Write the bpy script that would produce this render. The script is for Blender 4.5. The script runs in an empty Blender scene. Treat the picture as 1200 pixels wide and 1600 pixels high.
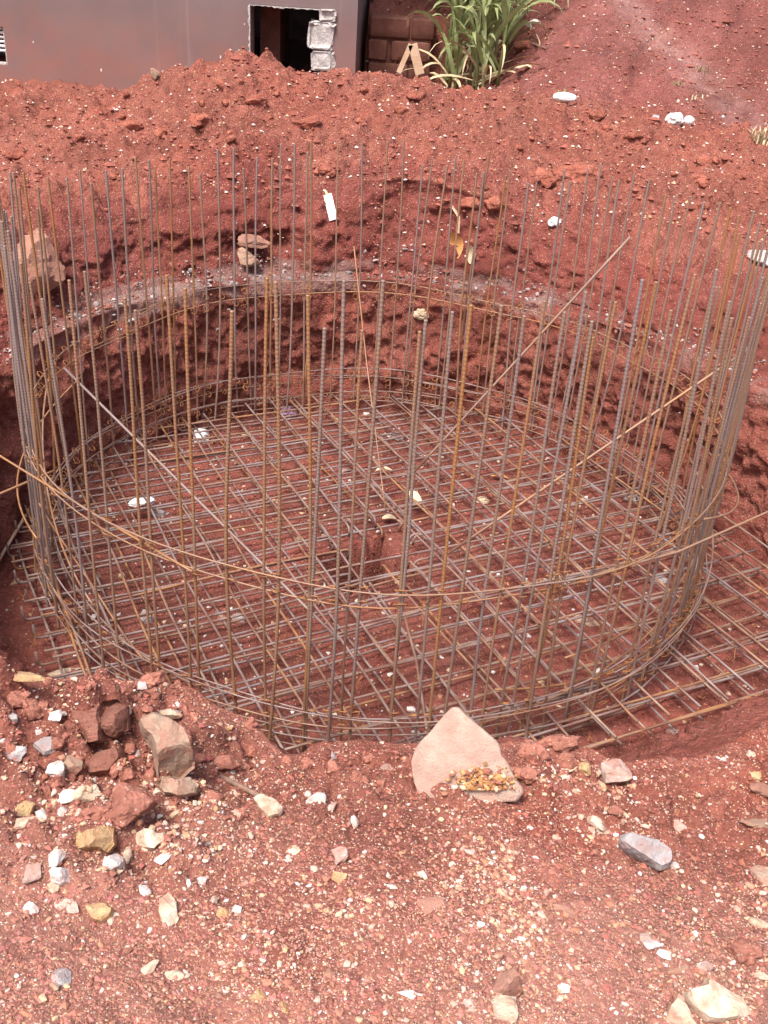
import bpy, math, random
import numpy as np
from mathutils import Vector, Matrix

C = bpy.context.scene
random.seed(7)
R_ = np.random.RandomState(11)
rad = math.radians

# ------------------------------------------------------------------ camera
F_PX, PITCH, ROLL, CAM_H = 1621.8, 0.529568, 0.0692135, 2.681
Fv = np.array([0, math.cos(PITCH), -math.sin(PITCH)])
X0 = np.array([1.0, 0, 0]); U0 = np.cross(X0, Fv)
Xv = math.cos(ROLL) * X0 + math.sin(ROLL) * U0
Uv = -math.sin(ROLL) * X0 + math.cos(ROLL) * U0
cam = bpy.data.cameras.new('camera')
cam.sensor_fit = 'VERTICAL'; cam.sensor_height = 24.0; cam.lens = F_PX / 1600 * 24.0
cam.clip_start = 0.05; cam.clip_end = 400
camo = bpy.data.objects.new('camera', cam); C.collection.objects.link(camo)
M3 = Matrix((Xv, Uv, -Fv)).transposed()
camo.matrix_world = Matrix.Translation((0, 0, CAM_H)) @ M3.to_4x4()
C.camera = camo

# ------------------------------------------------------------------ light
SUN_EL, SUN_AZ = rad(62), rad(-150)          # azimuth measured from +Y (away from the camera) towards +X
w = bpy.data.worlds.new('World'); C.world = w; w.use_nodes = True
nt = w.node_tree; bg = nt.nodes['Background']
sky = nt.nodes.new('ShaderNodeTexSky'); sky.sky_type = 'NISHITA'; sky.sun_disc = False
sky.sun_elevation = SUN_EL; sky.sun_rotation = SUN_AZ; sky.dust_density = 7.0; sky.air_density = 1.0
nt.links.new(sky.outputs[0], bg.inputs['Color']); bg.inputs['Strength'].default_value = 0.118
sl = bpy.data.lights.new('sun', 'SUN'); sl.energy = 2.1; sl.angle = rad(16); sl.color = (1, .95, .88)
so = bpy.data.objects.new('sun', sl); C.collection.objects.link(so)
sd = Vector((math.sin(SUN_AZ) * math.cos(SUN_EL), math.cos(SUN_AZ) * math.cos(SUN_EL), math.sin(SUN_EL)))
so.rotation_euler = sd.to_track_quat('Z', 'Y').to_euler(); so.location = (0, 0, 20)
C.view_settings.view_transform = 'Standard'; C.view_settings.look = 'None'
C.view_settings.gamma = 1; C.view_settings.use_curve_mapping = False
C.view_settings.exposure = 1.05
C.render.engine = 'CYCLES'
C.cycles.max_bounces = 6

# ------------------------------------------------------------------ noise
def _h(ix, iy, iz, s):
    with np.errstate(over='ignore'):
        n = (ix.astype(np.uint32) * np.uint32(374761393) + iy.astype(np.uint32) * np.uint32(668265263)
             + iz.astype(np.uint32) * np.uint32(2147483647) + np.uint32(s * 974634777 & 0xffffffff))
        n = (n ^ (n >> np.uint32(13))) * np.uint32(1274126177)
        n = (n ^ (n >> np.uint32(15))) * np.uint32(2246822519)
        n = n ^ (n >> np.uint32(16))
    return n.astype(np.float64) / 4294967295.0

def vn(x, y, z=None, s=0):
    """smooth value noise, -1..1"""
    x = np.asarray(x, float); y = np.asarray(y, float)
    fx = np.floor(x); fy = np.floor(y); ix = fx.astype(np.int64); iy = fy.astype(np.int64)
    u = x - fx; v = y - fy; u = u * u * u * (u * (u * 6 - 15) + 10); v = v * v * v * (v * (v * 6 - 15) + 10)
    if z is None:
        k = np.zeros_like(ix)
        a = _h(ix, iy, k, s); b = _h(ix + 1, iy, k, s); c = _h(ix, iy + 1, k, s); d = _h(ix + 1, iy + 1, k, s)
        return ((a + (b - a) * u) * (1 - v) + (c + (d - c) * u) * v) * 2 - 1
    z = np.asarray(z, float); fz = np.floor(z); iz = fz.astype(np.int64); t = z - fz; t = t * t * (3 - 2 * t)
    r = []
    for k in (0, 1):
        a = _h(ix, iy, iz + k, s); b = _h(ix + 1, iy, iz + k, s); c = _h(ix, iy + 1, iz + k, s); d = _h(ix + 1, iy + 1, iz + k, s)
        r.append((a + (b - a) * u) * (1 - v) + (c + (d - c) * u) * v)
    return (r[0] * (1 - t) + r[1] * t) * 2 - 1

def fbm(x, y, z=None, s=0, o=4, g=.5):
    t = 0; a = 1; f = 1
    for i in range(o):
        t = t + a * vn(x * f + i * 3.7, y * f - i * 5.1, None if z is None else z * f, s + i); a *= g; f *= 2.03
    return t

def lumps(x, y, cell, s, keep):
    """rounded clods: one candidate per cell, `keep` share of them present; returns height 0..1"""
    gx = np.asarray(x) / cell; gy = np.asarray(y) / cell
    fx = np.floor(gx).astype(np.int64); fy = np.floor(gy).astype(np.int64); k = np.zeros_like(fx)
    best = np.zeros(gx.shape)
    for i in (-1, 0, 1):
        for j in (-1, 0, 1):
            cx = fx + i; cy = fy + j
            px = cx + _h(cx, cy, k, s); py = cy + _h(cx, cy, k, s + 1)
            r = (.28 + .5 * _h(cx, cy, k, s + 2)) * (_h(cx, cy, k, s + 3) < keep)
            ax = 1 + .5 * (_h(cx, cy, k, s + 4) - .5)
            d2 = ((gx - px) * ax) ** 2 + ((gy - py) / ax) ** 2
            hgt = np.where(r > 0, np.sqrt(np.maximum(0, r * r - d2)), 0)
            best = np.maximum(best, hgt)
    return best

def sst(x, a, b):
    t = np.clip((x - a) / (b - a), 0, 1); return t * t * (3 - 2 * t)

# ------------------------------------------------------------------ terrain heights
CX, CY, RING = -0.056, 4.23, 1.5
A_MAT = rad(28)

def fg(x, y):
    rim = np.interp(x, [-2.2, -1.5, -.9, -.3, .2, .7, 1.25, 2, 3], [.95, .95, .93, .80, .76, .72, .64, .72, .85])
    top = np.interp(x, [-2, -.6, 0, 1, 2], [1.08, 1.06, 1.03, 1.0, 1.0])
    return top + (rim - top) * sst(y, .9, 2.15)

def far(x, y):
    zc = np.interp(x, [-6, -2.67, -1.9, -1.1, -.75, -.4, .6, 1.4, 2.3, 5], [1.06, 1.21, 1.47, 1.80, 1.70, 1.70, 1.65, 1.58, 1.49, 1.36])
    zl = np.interp(x, [-4, -2, 0, 2, 4], [1.1, 1.15, 1.2, 1.08, 1.0])
    p = np.clip((y - 5.75) / 1.35, 0, 1)
    front = zl + (zc - zl) * (p - .25 * (p * p - p ** 3) * 1.2)
    hs = zc - .06 + .36 * np.maximum(y - 7.35, 0)
    hs = np.minimum(hs, 7 + .02 * y)
    yard = 1.32 + np.where(x > -.42, np.maximum(0, sst(y, 9.35, 9.5) * .52 + np.maximum(0, y - 9.5) * .33), 0)
    yard = np.minimum(yard, 7 + .02 * y)
    bk = yard + (hs - yard) * sst(x, .25, 1.3)
    q = sst(y, 7.1, 7.9)
    return front * (1 - q) + bk * q

def hbase(x, y):
    t = sst(y, 3.0, 4.9)
    return fg(x, y) * (1 - t) + far(x, y) * t

def odisp(x, y):
    """loose soil relief outside the pit, metres"""
    near = 1 - sst(y, 2.6, 4.2)
    hill = sst(y, 7.2, 7.9) * sst(x, .4, 1.2)
    mound = (1 - near) * (1 - hill)
    heap = near * sst(-x + .25 * vn(x * 2, y * 2, s=5), .25, .6) * sst(y, 1.15, 1.6)
    edge = near * sst(y, 1.55, 1.95)
    d = .030 * fbm(x * 2.1, y * 2.1, s=1, o=3)
    d = d + (.055 * mound + .05 * heap) * lumps(x, y, .24, 21, .35)
    d = d + (.055 * mound + .065 * heap + .03 * edge) * lumps(x, y, .13, 31, .38)
    d = d + (.034 * mound + .045 * heap + .03 * edge + .004 * near + .010 * hill) * lumps(x, y, .07, 41, .42)
    d = d + (.020 * mound + .026 * heap + .02 * edge + .008 * near + .006 * hill) * lumps(x, y, .034, 51, .5)
    d = d + (.014 * mound + .008) * fbm(x * 16, y * 16, s=9, o=3)
    d = d - (.045 * mound + .03 * heap + .02 * edge) * lumps(x, y, .11, 231, .22) - (.03 * mound + .025 * heap + .02 * edge + .006 * near) * lumps(x, y, .052, 241, .25)
    # rills running down the hillside to the right
    a = .84; rx = x * math.cos(a) + (y - 8) * .5 * math.sin(a); ry = -x * math.sin(a) + (y - 8) * .5 * math.cos(a)
    rill = np.abs(vn(rx * .5 + .3 * vn(x, y, s=3), ry * 3.2, s=61)); d = d - hill * .035 * np.exp(-(rill / .10) ** 2) + hill * (.035 * fbm(rx * .8, ry * 2.4, s=63, o=4) + .02 * lumps(x, y, .12, 66, .12))
    return d

# near rim of the pit as seen in the photograph: (world x, y)
SIL = [(-110, 1040), (0, 1038), (60, 1044), (110, 1042), (150, 1036), (200, 1046), (250, 1046), (290, 1052), (310, 1060), (340, 1085), (380, 1105), (405, 1120), (420, 1145), (445, 1168), (470, 1170), (500, 1153), (560, 1150), (620, 1156), (700, 1162), (780, 1158), (830, 1148), (890, 1146), (930, 1160), (955, 1176), (985, 1178)]
RIM = []
for (a_, b_) in SIL:
    d_ = (a_ - 600) / F_PX * Xv - (b_ - 800) / F_PX * Uv + Fv; z_ = .8
    for _ in range(30):
        t_ = (z_ + .012 - CAM_H) / d_[2]; z_ = float(fg(d_[0] * t_, d_[1] * t_))
    RIM.append((d_[0] * t_, d_[1] * t_))
print('rim', [(round(float(p[0]), 2), round(float(p[1]), 2)) for p in RIM])
RIM = np.array(RIM + [(.93, 2.19), (1.10, 2.38), (1.27, 2.56), (1.55, 2.78), (1.9, 2.95), (2.25, 3.15)])
rim_th = np.arctan2(RIM[:, 1] - CY, RIM[:, 0] - CX); rim_r = np.hypot(RIM[:, 1] - CY, RIM[:, 0] - CX)
th_tab = np.concatenate([[rad(-178), rad(-160), rad(-140)], rim_th, [rad(-10), rad(0), rad(12), rad(40), rad(182)]])
rr_tab = np.concatenate([[1.72, 1.85, 2.1], rim_r, [2.45, 2.1, 1.85, 1.64, 1.64]])

def wrap(t): return (t + math.pi + rad(2)) % (2 * math.pi) - math.pi - rad(2)   # -182..178

def r_floor(th):
    th = wrap(th)
    sq = np.minimum(1.73 / np.maximum(.2, np.cos(th - A_MAT)), 1.76 / np.maximum(.2, np.cos(th + math.pi / 2 - A_MAT)))
    k = sst(th, rad(-66), rad(-58)) * (1 - sst(th, rad(22), rad(32)))
    c = np.interp(th, [rad(-182), rad(-150), rad(-120), rad(-80), rad(30), rad(150), rad(178)], [1.66, 1.72, 1.74, 1.72, 1.56, 1.57, 1.65])
    return c * (1 - k) + np.maximum(sq, 1.5) * k

def farw(th):
    th = wrap(th); return np.where(th > rad(60), 1 - .0 * th, sst(th, rad(-22), rad(8))) + np.where(th < rad(-120), 1 - sst(th, rad(-172), rad(-140)), 0)

def r_rim(th):
    r = np.interp(wrap(th), th_tab, rr_tab)
    return np.maximum(r + .03 * fbm(np.cos(th) * 4, np.sin(th) * 4, s=71, o=3), r_floor(th) + .03)

def z_rim(th, rr):
    f = np.clip(farw(th), 0, 1)
    h = hbase(CX + rr * np.cos(th), CY + rr * np.sin(th))
    return f * .80 + (1 - f) * (h - .02)

def sump(x, y):
    dx = x + .072; dy = y - 4.08
    u = dx * math.cos(A_MAT) + dy * math.sin(A_MAT); v = -dx * math.sin(A_MAT) + dy * math.cos(A_MAT)
    m = np.maximum(np.abs(u), np.abs(v)) + .010 * vn(x * 7, y * 7, s=4)
    return 1 - sst(m, .168, .188)

def floor_z(x, y):
    return .014 * fbm(x * 3, y * 3, s=81, o=4) + .012 * lumps(x, y, .06, 83, .25) + .004 * fbm(x * 30, y * 30, s=85, o=2) - .42 * sump(x, y)

def params(th):
    rf = r_floor(th); rr = r_rim(th); f = np.clip(farw(th), 0, 1)
    zr = z_rim(th, rr)
    L = .03 + .05 * f; B = .04 + .19 * f
    rb = rr + L + B
    return rf, rr, zr, L, B, rb

def outer_z(x, y, r, zr, rb, f):
    h = hbase(x, y)
    d = odisp(x, y) * sst(r - rb, -.02, .05)
    return h + d - .05 * f * np.exp(-np.maximum(r - rb, 0) / .10)

def ground(x, y):
    """terrain height at points"""
    x = np.atleast_1d(np.asarray(x, float)); y = np.atleast_1d(np.asarray(y, float))
    th = np.arctan2(y - CY, x - CX); r = np.hypot(x - CX, y - CY)
    rf, rr, zr, L, B, rb = params(th); f = np.clip(farw(th), 0, 1)
    xb = CX + rb * np.cos(th); yb = CY + rb * np.sin(th)
    zb = hbase(xb, yb) - .05 * f
    z = np.where(r < rf, floor_z(x, y), 0)
    k = np.clip((r - rf) / np.maximum(rr - rf, 1e-4), 0, 1)
    z = np.where((r >= rf) & (r < rr), k * zr, z)
    z = np.where((r >= rr) & (r < rr + L), zr + .02 * (r - rr) / L, z)
    k = np.clip((r - rr - L) / B, 0, 1)
    z = np.where((r >= rr + L) & (r < rb), zr + .02 + k * (zb - zr - .02), z)
    z = np.where(r >= rb, outer_z(x, y, r, zr, rb, f), z)
    return z

def ray(px, py):
    d = (px - 600) / F_PX * Xv - (py - 800) / F_PX * Uv + Fv
    return d

def on_z(px, py, z):
    d = ray(px, py); t = (z - CAM_H) / d[2]; return Vector((d[0] * t, d[1] * t, z))

def on_y(px, py, Y):
    d = ray(px, py); t = Y / d[1]; return Vector((d[0] * t, Y, CAM_H + d[2] * t))

def hit(px, py, t0=1.0, t1=16.0):
    """first point of the ground on a line of sight"""
    d = ray(px, py)
    t = np.concatenate([np.arange(t0, 4.0, .006), np.arange(4.0, t1, .012)])
    p = d[None, :] * t[:, None]; p[:, 2] += CAM_H
    g = ground(p[:, 0], p[:, 1]); i = np.argmax(p[:, 2] < g)
    return Vector(p[i]), t[i]

# ------------------------------------------------------------------ materials
def mat(name):
    m = bpy.data.materials.new(name); m.use_nodes = True
    n = m.node_tree.nodes; b = n['Principled BSDF']; return m, n, m.node_tree.links, b

def noise_mat(name, c1, c2, scale=8, rough=.85, bump=.15, bscale=40, c3=None, coords='Object', spec=.3, random_tint=0.0, dist=.006, dust=0.0, dust_scale=22):
    m, n, l, b = mat(name)
    if dust: scale *= 2.5; bscale *= 2.2; dust_scale *= 1.6
    tc = n.new('ShaderNodeNewGeometry' if dust else 'ShaderNodeTexCoord'); coords = 'Position' if dust else coords
    tcx = tc; nz = n.new('ShaderNodeTexNoise'); nz.inputs['Scale'].default_value = scale; nz.inputs['Detail'].default_value = 6
    l.new(tc.outputs[coords], nz.inputs['Vector'])
    cr = n.new('ShaderNodeValToRGB'); e = cr.color_ramp.elements
    e[0].position = .35; e[0].color = (*c1, 1); e[1].position = .65; e[1].color = (*c2, 1)
    if c3: k = e.new(.8); k.color = (*c3, 1)
    l.new(nz.outputs['Fac'], cr.inputs['Fac'])
    out = cr.outputs['Color']
    if dust:
        n5 = n.new('ShaderNodeTexNoise'); n5.inputs['Scale'].default_value = dust_scale; n5.inputs['Detail'].default_value = 7; n5.inputs['Roughness'].default_value = .65
        l.new(tc.outputs[coords], n5.inputs['Vector'])
        c5 = n.new('ShaderNodeValToRGB'); e = c5.color_ramp.elements; e[0].position = .44; e[0].color = (0, 0, 0, 1); e[1].position = .66; e[1].color = (dust, dust, dust, 1); l.new(n5.outputs['Fac'], c5.inputs['Fac'])
        m5 = n.new('ShaderNodeMix'); m5.data_type = 'RGBA'; l.new(c5.outputs['Color'], m5.inputs['Factor']); l.new(out, m5.inputs['A']); m5.inputs['B'].default_value = (.36, .155, .115, 1); out = m5.outputs['Result']
    if random_tint:
        oi = n.new('ShaderNodeObjectInfo'); hs = n.new('ShaderNodeHueSaturation'); mr = n.new('ShaderNodeMapRange')
        mr.inputs['To Min'].default_value = 1 - random_tint; mr.inputs['To Max'].default_value = 1 + random_tint
        l.new(oi.outputs['Random'], mr.inputs['Value']); l.new(mr.outputs[0], hs.inputs['Value']); l.new(out, hs.inputs['Color']); out = hs.outputs['Color']
    l.new(out, b.inputs['Base Color'])
    b.inputs['Roughness'].default_value = rough; b.inputs['Specular IOR Level'].default_value = spec
    if bump:
        n2 = n.new('ShaderNodeTexNoise'); n2.inputs['Scale'].default_value = bscale; n2.inputs['Detail'].default_value = 5
        l.new(tc.outputs[coords], n2.inputs['Vector'])
        bp = n.new('ShaderNodeBump'); bp.inputs['Strength'].default_value = min(1, bump * 1.8); bp.inputs['Distance'].default_value = dist * 1.6; n2.inputs['Roughness'].default_value = .68
        l.new(n2.outputs['Fac'], bp.inputs['Height']); l.new(bp.outputs['Normal'], b.inputs['Normal'])
    return m

def soil_material():
    m, n, l, b = mat('red_soil')
    at = n.new('ShaderNodeAttribute'); at.attribute_name = 'Col'
    gr = n.new('ShaderNodeAttribute'); gr.attribute_name = 'Grav'
    tc = n.new('ShaderNodeNewGeometry')
    nz = n.new('ShaderNodeTexNoise'); nz.inputs['Scale'].default_value = 26; nz.inputs['Detail'].default_value = 8; nz.inputs['Roughness'].default_value = .7
    l.new(tc.outputs['Position'], nz.inputs['Vector'])
    mr = n.new('ShaderNodeMapRange'); mr.inputs['From Min'].default_value = .3; mr.inputs['From Max'].default_value = .7
    mr.inputs['To Min'].default_value = .72; mr.inputs['To Max'].default_value = 1.3; l.new(nz.outputs['Fac'], mr.inputs['Value'])
    vm = n.new('ShaderNodeVectorMath'); vm.operation = 'SCALE'; l.new(at.outputs['Color'], vm.inputs[0]); l.new(mr.outputs[0], vm.inputs['Scale'])
    # cream grit: a few cells of a fine cell pattern
    vo = n.new('ShaderNodeTexVoronoi'); vo.inputs['Scale'].default_value = 190; l.new(tc.outputs['Position'], vo.inputs['Vector'])
    sep = n.new('ShaderNodeSeparateColor'); l.new(vo.outputs['Color'], sep.inputs[0])
    lt = n.new('ShaderNodeMath'); lt.operation = 'LESS_THAN'; l.new(sep.outputs[0], lt.inputs[0]); l.new(gr.outputs['Fac'], lt.inputs[1])
    ds = n.new('ShaderNodeMath'); ds.operation = 'LESS_THAN'; ds.inputs[1].default_value = .42; l.new(vo.outputs['Distance'], ds.inputs[0])
    mu = n.new('ShaderNodeMath'); mu.operation = 'MULTIPLY'; l.new(lt.outputs[0], mu.inputs[0]); l.new(ds.outputs[0], mu.inputs[1])
    gc = n.new('ShaderNodeValToRGB'); e = gc.color_ramp.elements; e[0].color = (.44, .20, .13, 1); e[1].color = (.64, .50, .38, 1); l.new(sep.outputs[1], gc.inputs['Fac'])
    mx = n.new('ShaderNodeMix'); mx.data_type = 'RGBA'; l.new(mu.outputs[0], mx.inputs['Factor']); l.new(vm.outputs[0], mx.inputs['A']); l.new(gc.outputs['Color'], mx.inputs['B'])
    l.new(mx.outputs['Result'], b.inputs['Base Color'])
    b.inputs['Roughness'].default_value = .95; b.inputs['Specular IOR Level'].default_value = .15
    n2 = n.new('ShaderNodeTexNoise'); n2.inputs['Scale'].default_value = 60; n2.inputs['Detail'].default_value = 9; n2.inputs['Roughness'].default_value = .72
    l.new(tc.outputs['Position'], n2.inputs['Vector'])
    v2 = n.new('ShaderNodeTexVoronoi'); v2.inputs['Scale'].default_value = 75; l.new(tc.outputs['Position'], v2.inputs['Vector'])
    ad = n.new('ShaderNodeMath'); ad.operation = 'MULTIPLY_ADD'; ad.inputs[1].default_value = -.45; l.new(v2.outputs['Distance'], ad.inputs[0]); l.new(n2.outputs['Fac'], ad.inputs[2])
    ad2 = n.new('ShaderNodeMath'); ad2.operation = 'MULTIPLY_ADD'; ad2.inputs[1].default_value = .25; l.new(mu.outputs[0], ad2.inputs[0]); l.new(ad.outputs[0], ad2.inputs[2])
    bp = n.new('ShaderNodeBump'); bp.inputs['Strength'].default_value = .9; bp.inputs['Distance'].default_value = .018
    l.new(ad2.outputs[0], bp.inputs['Height']); l.new(bp.outputs['Normal'], b.inputs['Normal'])
    return m

def attr_material(name, rough=.8):
    m, n, l, b = mat(name)
    at = n.new('ShaderNodeAttribute'); at.attribute_name = 'Col'
    tc = n.new('ShaderNodeTexCoord'); nz = n.new('ShaderNodeTexNoise'); nz.inputs['Scale'].default_value = 90; nz.inputs['Detail'].default_value = 4
    l.new(tc.outputs['Object'], nz.inputs['Vector'])
    mr = n.new('ShaderNodeMapRange'); mr.inputs['To Min'].default_value = .7; mr.inputs['To Max'].default_value = 1.25; l.new(nz.outputs['Fac'], mr.inputs['Value'])
    vm = n.new('ShaderNodeVectorMath'); vm.operation = 'SCALE'; l.new(at.outputs['Color'], vm.inputs[0]); l.new(mr.outputs[0], vm.inputs['Scale'])
    l.new(vm.outputs[0], b.inputs['Base Color']); b.inputs['Roughness'].default_value = rough; b.inputs['Specular IOR Level'].default_value = .2
    return m

def steel_material(name, rust):
    m, n, l, b = mat(name)
    tc = n.new('ShaderNodeTexCoord'); oi = n.new('ShaderNodeObjectInfo')
    ad = n.new('ShaderNodeVectorMath'); ad.operation = 'ADD'
    sc = n.new('ShaderNodeVectorMath'); sc.operation = 'SCALE'; sc.inputs['Scale'].default_value = 37
    cb = n.new('ShaderNodeCombineXYZ'); l.new(oi.outputs['Random'], cb.inputs[0]); l.new(oi.outputs['Random'], cb.inputs[2])
    l.new(cb.outputs[0], sc.inputs[0]); l.new(tc.outputs['Object'], ad.inputs[0]); l.new(sc.outputs[0], ad.inputs[1])
    nz = n.new('ShaderNodeTexNoise'); nz.inputs['Scale'].default_value = 2.2; nz.inputs['Detail'].default_value = 7; nz.inputs['Roughness'].default_value = .65
    l.new(ad.outputs[0], nz.inputs['Vector'])
    of = n.new('ShaderNodeMath'); of.operation = 'MULTIPLY_ADD'; of.inputs[1].default_value = .42; l.new(oi.outputs['Random'], of.inputs[0]); l.new(nz.outputs['Fac'], of.inputs[2])
    cr = n.new('ShaderNodeValToRGB'); e = cr.color_ramp.elements
    e[0].position = .42 - rust; e[0].color = (.245, .195, .195, 1)
    e[1].position = .98 - rust; e[1].color = (.34, .165, .07, 1)
    k = e.new(.68 - rust); k.color = (.26, .175, .14, 1)
    l.new(of.outputs[0], cr.inputs['Fac']); l.new(cr.outputs['Color'], b.inputs['Base Color'])
    # pit shade painted on the steel: patchy mud-brown darkening, stronger towards the floor
    gp = n.new('ShaderNodeNewGeometry'); sz = n.new('ShaderNodeSeparateXYZ'); l.new(gp.outputs['Position'], sz.inputs[0])
    mz = n.new('ShaderNodeMapRange'); mz.inputs['From Min'].default_value = .75; mz.inputs['From Max'].default_value = .05; mz.inputs['To Max'].default_value = .85; l.new(sz.outputs['Z'], mz.inputs['Value'])
    n8 = n.new('ShaderNodeTexNoise'); n8.inputs['Scale'].default_value = 9; n8.inputs['Detail'].default_value = 5; l.new(gp.outputs['Position'], n8.inputs['Vector'])
    c8 = n.new('ShaderNodeMapRange'); c8.inputs['From Min'].default_value = .42; c8.inputs['From Max'].default_value = .62; l.new(n8.outputs['Fac'], c8.inputs['Value'])
    m8 = n.new('ShaderNodeMath'); m8.operation = 'MULTIPLY'; l.new(mz.outputs[0], m8.inputs[0]); l.new(c8.outputs[0], m8.inputs[1])
    x8 = n.new('ShaderNodeMix'); x8.data_type = 'RGBA'; l.new(m8.outputs[0], x8.inputs['Factor']); l.new(cr.outputs['Color'], x8.inputs['A']); x8.inputs['B'].default_value = (.15, .065, .05, 1)
    l.new(x8.outputs['Result'], b.inputs['Base Color'])
    b.inputs['Roughness'].default_value = .48; b.inputs['Metallic'].default_value = .1; b.inputs['Specular IOR Level'].default_value = .4
    return m

M = {}
M['soil'] = soil_material()
M['grit'] = attr_material('grit')
M['steel'] = steel_material('weathered_steel', 0.0)
M['steel_dark'] = steel_material('mat_steel', -.10)
M['steel_rust'] = steel_material('rusty_steel', .06)
M['rust'] = noise_mat('rust_wire', (.34, .15, .06), (.26, .11, .05), 30, .8, 0, random_tint=.2)
M['white'] = noise_mat('white_quartz_stone', (0.533, 0.473, 0.447), (0.654, 0.619, 0.602), 14, .75, .3, 60, random_tint=.1, dust=0.55)
M['cream'] = noise_mat('cream_stone', (0.492, 0.369, 0.262), (0.590, 0.508, 0.410), 12, .85, .35, 50, c3=(0.451, 0.271, 0.180), random_tint=.1, dust=0.65)
M['ochre'] = noise_mat('ochre_stone', (0.480, 0.298, 0.144), (0.557, 0.394, 0.221), 16, .9, .5, 60, c3=(0.403, 0.192, 0.096), random_tint=.1, dust=0.55)
M['tan'] = noise_mat('tan_stone', (0.302, 0.202, 0.144), (0.374, 0.274, 0.209), 9, .9, .35, 50, c3=(0.302, 0.144, 0.101), random_tint=.1, dust=0.8)
M['pink'] = noise_mat('pinkish_stone', (0.400, 0.264, 0.224), (0.496, 0.384, 0.344), 10, .85, .35, 50, random_tint=.1, dust=0.7)
M['grey'] = noise_mat('grey_stone', (0.288, 0.264, 0.272), (0.416, 0.392, 0.400), 8, .8, .5, 35, random_tint=.08, dust=0.5)
M['brown'] = noise_mat('brown_stone', (0.270, 0.135, 0.099), (0.342, 0.189, 0.144), 10, .9, .35, 50, random_tint=.1, dust=0.6)
M['clod'] = M['soil']; M['redrock'] = noise_mat('red_stone', (0.300, 0.120, 0.088), (0.36, 0.160, 0.118), 14, .97, 1.0, 45, c3=(0.374, 0.204, 0.153), random_tint=.1, dist=.012, dust=.4)
M['slab'] = noise_mat('sandstone_slab', (.38, .275, .225), (.46, .35, .29), 11, .9, .4, 60, c3=(.45, .26, .19), dust=.45, dust_scale=9)
M['concrete'] = noise_mat('concrete', (.40, .37, .36), (.55, .52, .50), 12, .9, .5, 40, random_tint=.1)
M['plastic'] = noise_mat('white_plastic', (0.662, 0.662, 0.681), (0.736, 0.736, 0.736), 5, .4, .2, 20, spec=.5)
M['purple'] = noise_mat('purple_cloth', (.16, .09, .14), (.22, .13, .19), 9, .9, .3, 50)
M['wood'] = noise_mat('pale_wood', (.46, .30, .19), (.58, .42, .30), 9, .85, .3, 50, random_tint=.1)
M['stick'] = noise_mat('grey_stick', (.22, .13, .10), (.33, .21, .16), 20, .9, .4, 60)
M['dryleaf'] = noise_mat('dry_leaf', (.50, .21, .07), (.58, .30, .12), 20, .8, .2, 60)
M['paleleaf'] = noise_mat('pale_dry_leaf', (.55, .42, .28), (.62, .50, .36), 20, .85, .2, 60, random_tint=.15)
M['tuft'] = noise_mat('dry_grass', (.50, .40, .24), (.58, .50, .34), 20, .9, 0)

# ------------------------------------------------------------------ mesh helpers
def link(name, me, m=None, parent=None, loc=None):
    o = bpy.data.objects.new(name, me); C.collection.objects.link(o)
    if m is not None and me is not None and not me.materials: me.materials.append(m)
    if parent: o.parent = parent
    if loc is not None: o.location = loc
    return o

def tag(o, label=None, cat=None, group=None, kind=None):
    if label: o['label'] = label
    if cat: o['category'] = cat
    if group: o['group'] = group
    if kind: o['kind'] = kind
    return o

def empty(name, loc=(0, 0, 0), rz=0):
    o = bpy.data.objects.new(name, None); C.collection.objects.link(o); o.location = loc; o.rotation_euler = (0, 0, rz); o.empty_display_size = .1
    return o

def mesh_np(name, V, Fc, smooth=True):
    """V (n,3); Fc (m,k) equal sized faces"""
    V = np.asarray(V, np.float32); Fc = np.asarray(Fc, np.int32); k = Fc.shape[1]
    me = bpy.data.meshes.new(name); me.vertices.add(len(V)); me.vertices.foreach_set('co', V.ravel())
    me.loops.add(Fc.size); me.loops.foreach_set('vertex_index', Fc.ravel())
    me.polygons.add(len(Fc)); me.polygons.foreach_set('loop_start', np.arange(0, Fc.size, k, dtype=np.int32))
    me.polygons.foreach_set('use_smooth', np.full(len(Fc), smooth))
    me.update(calc_edges=True); me.validate()
    return me

def colour(me, name, rgb):
    a = me.color_attributes.new(name, 'FLOAT_COLOR', 'POINT')
    a.data.foreach_set('color', np.c_[rgb, np.ones(len(rgb))].astype(np.float32).ravel())

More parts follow.
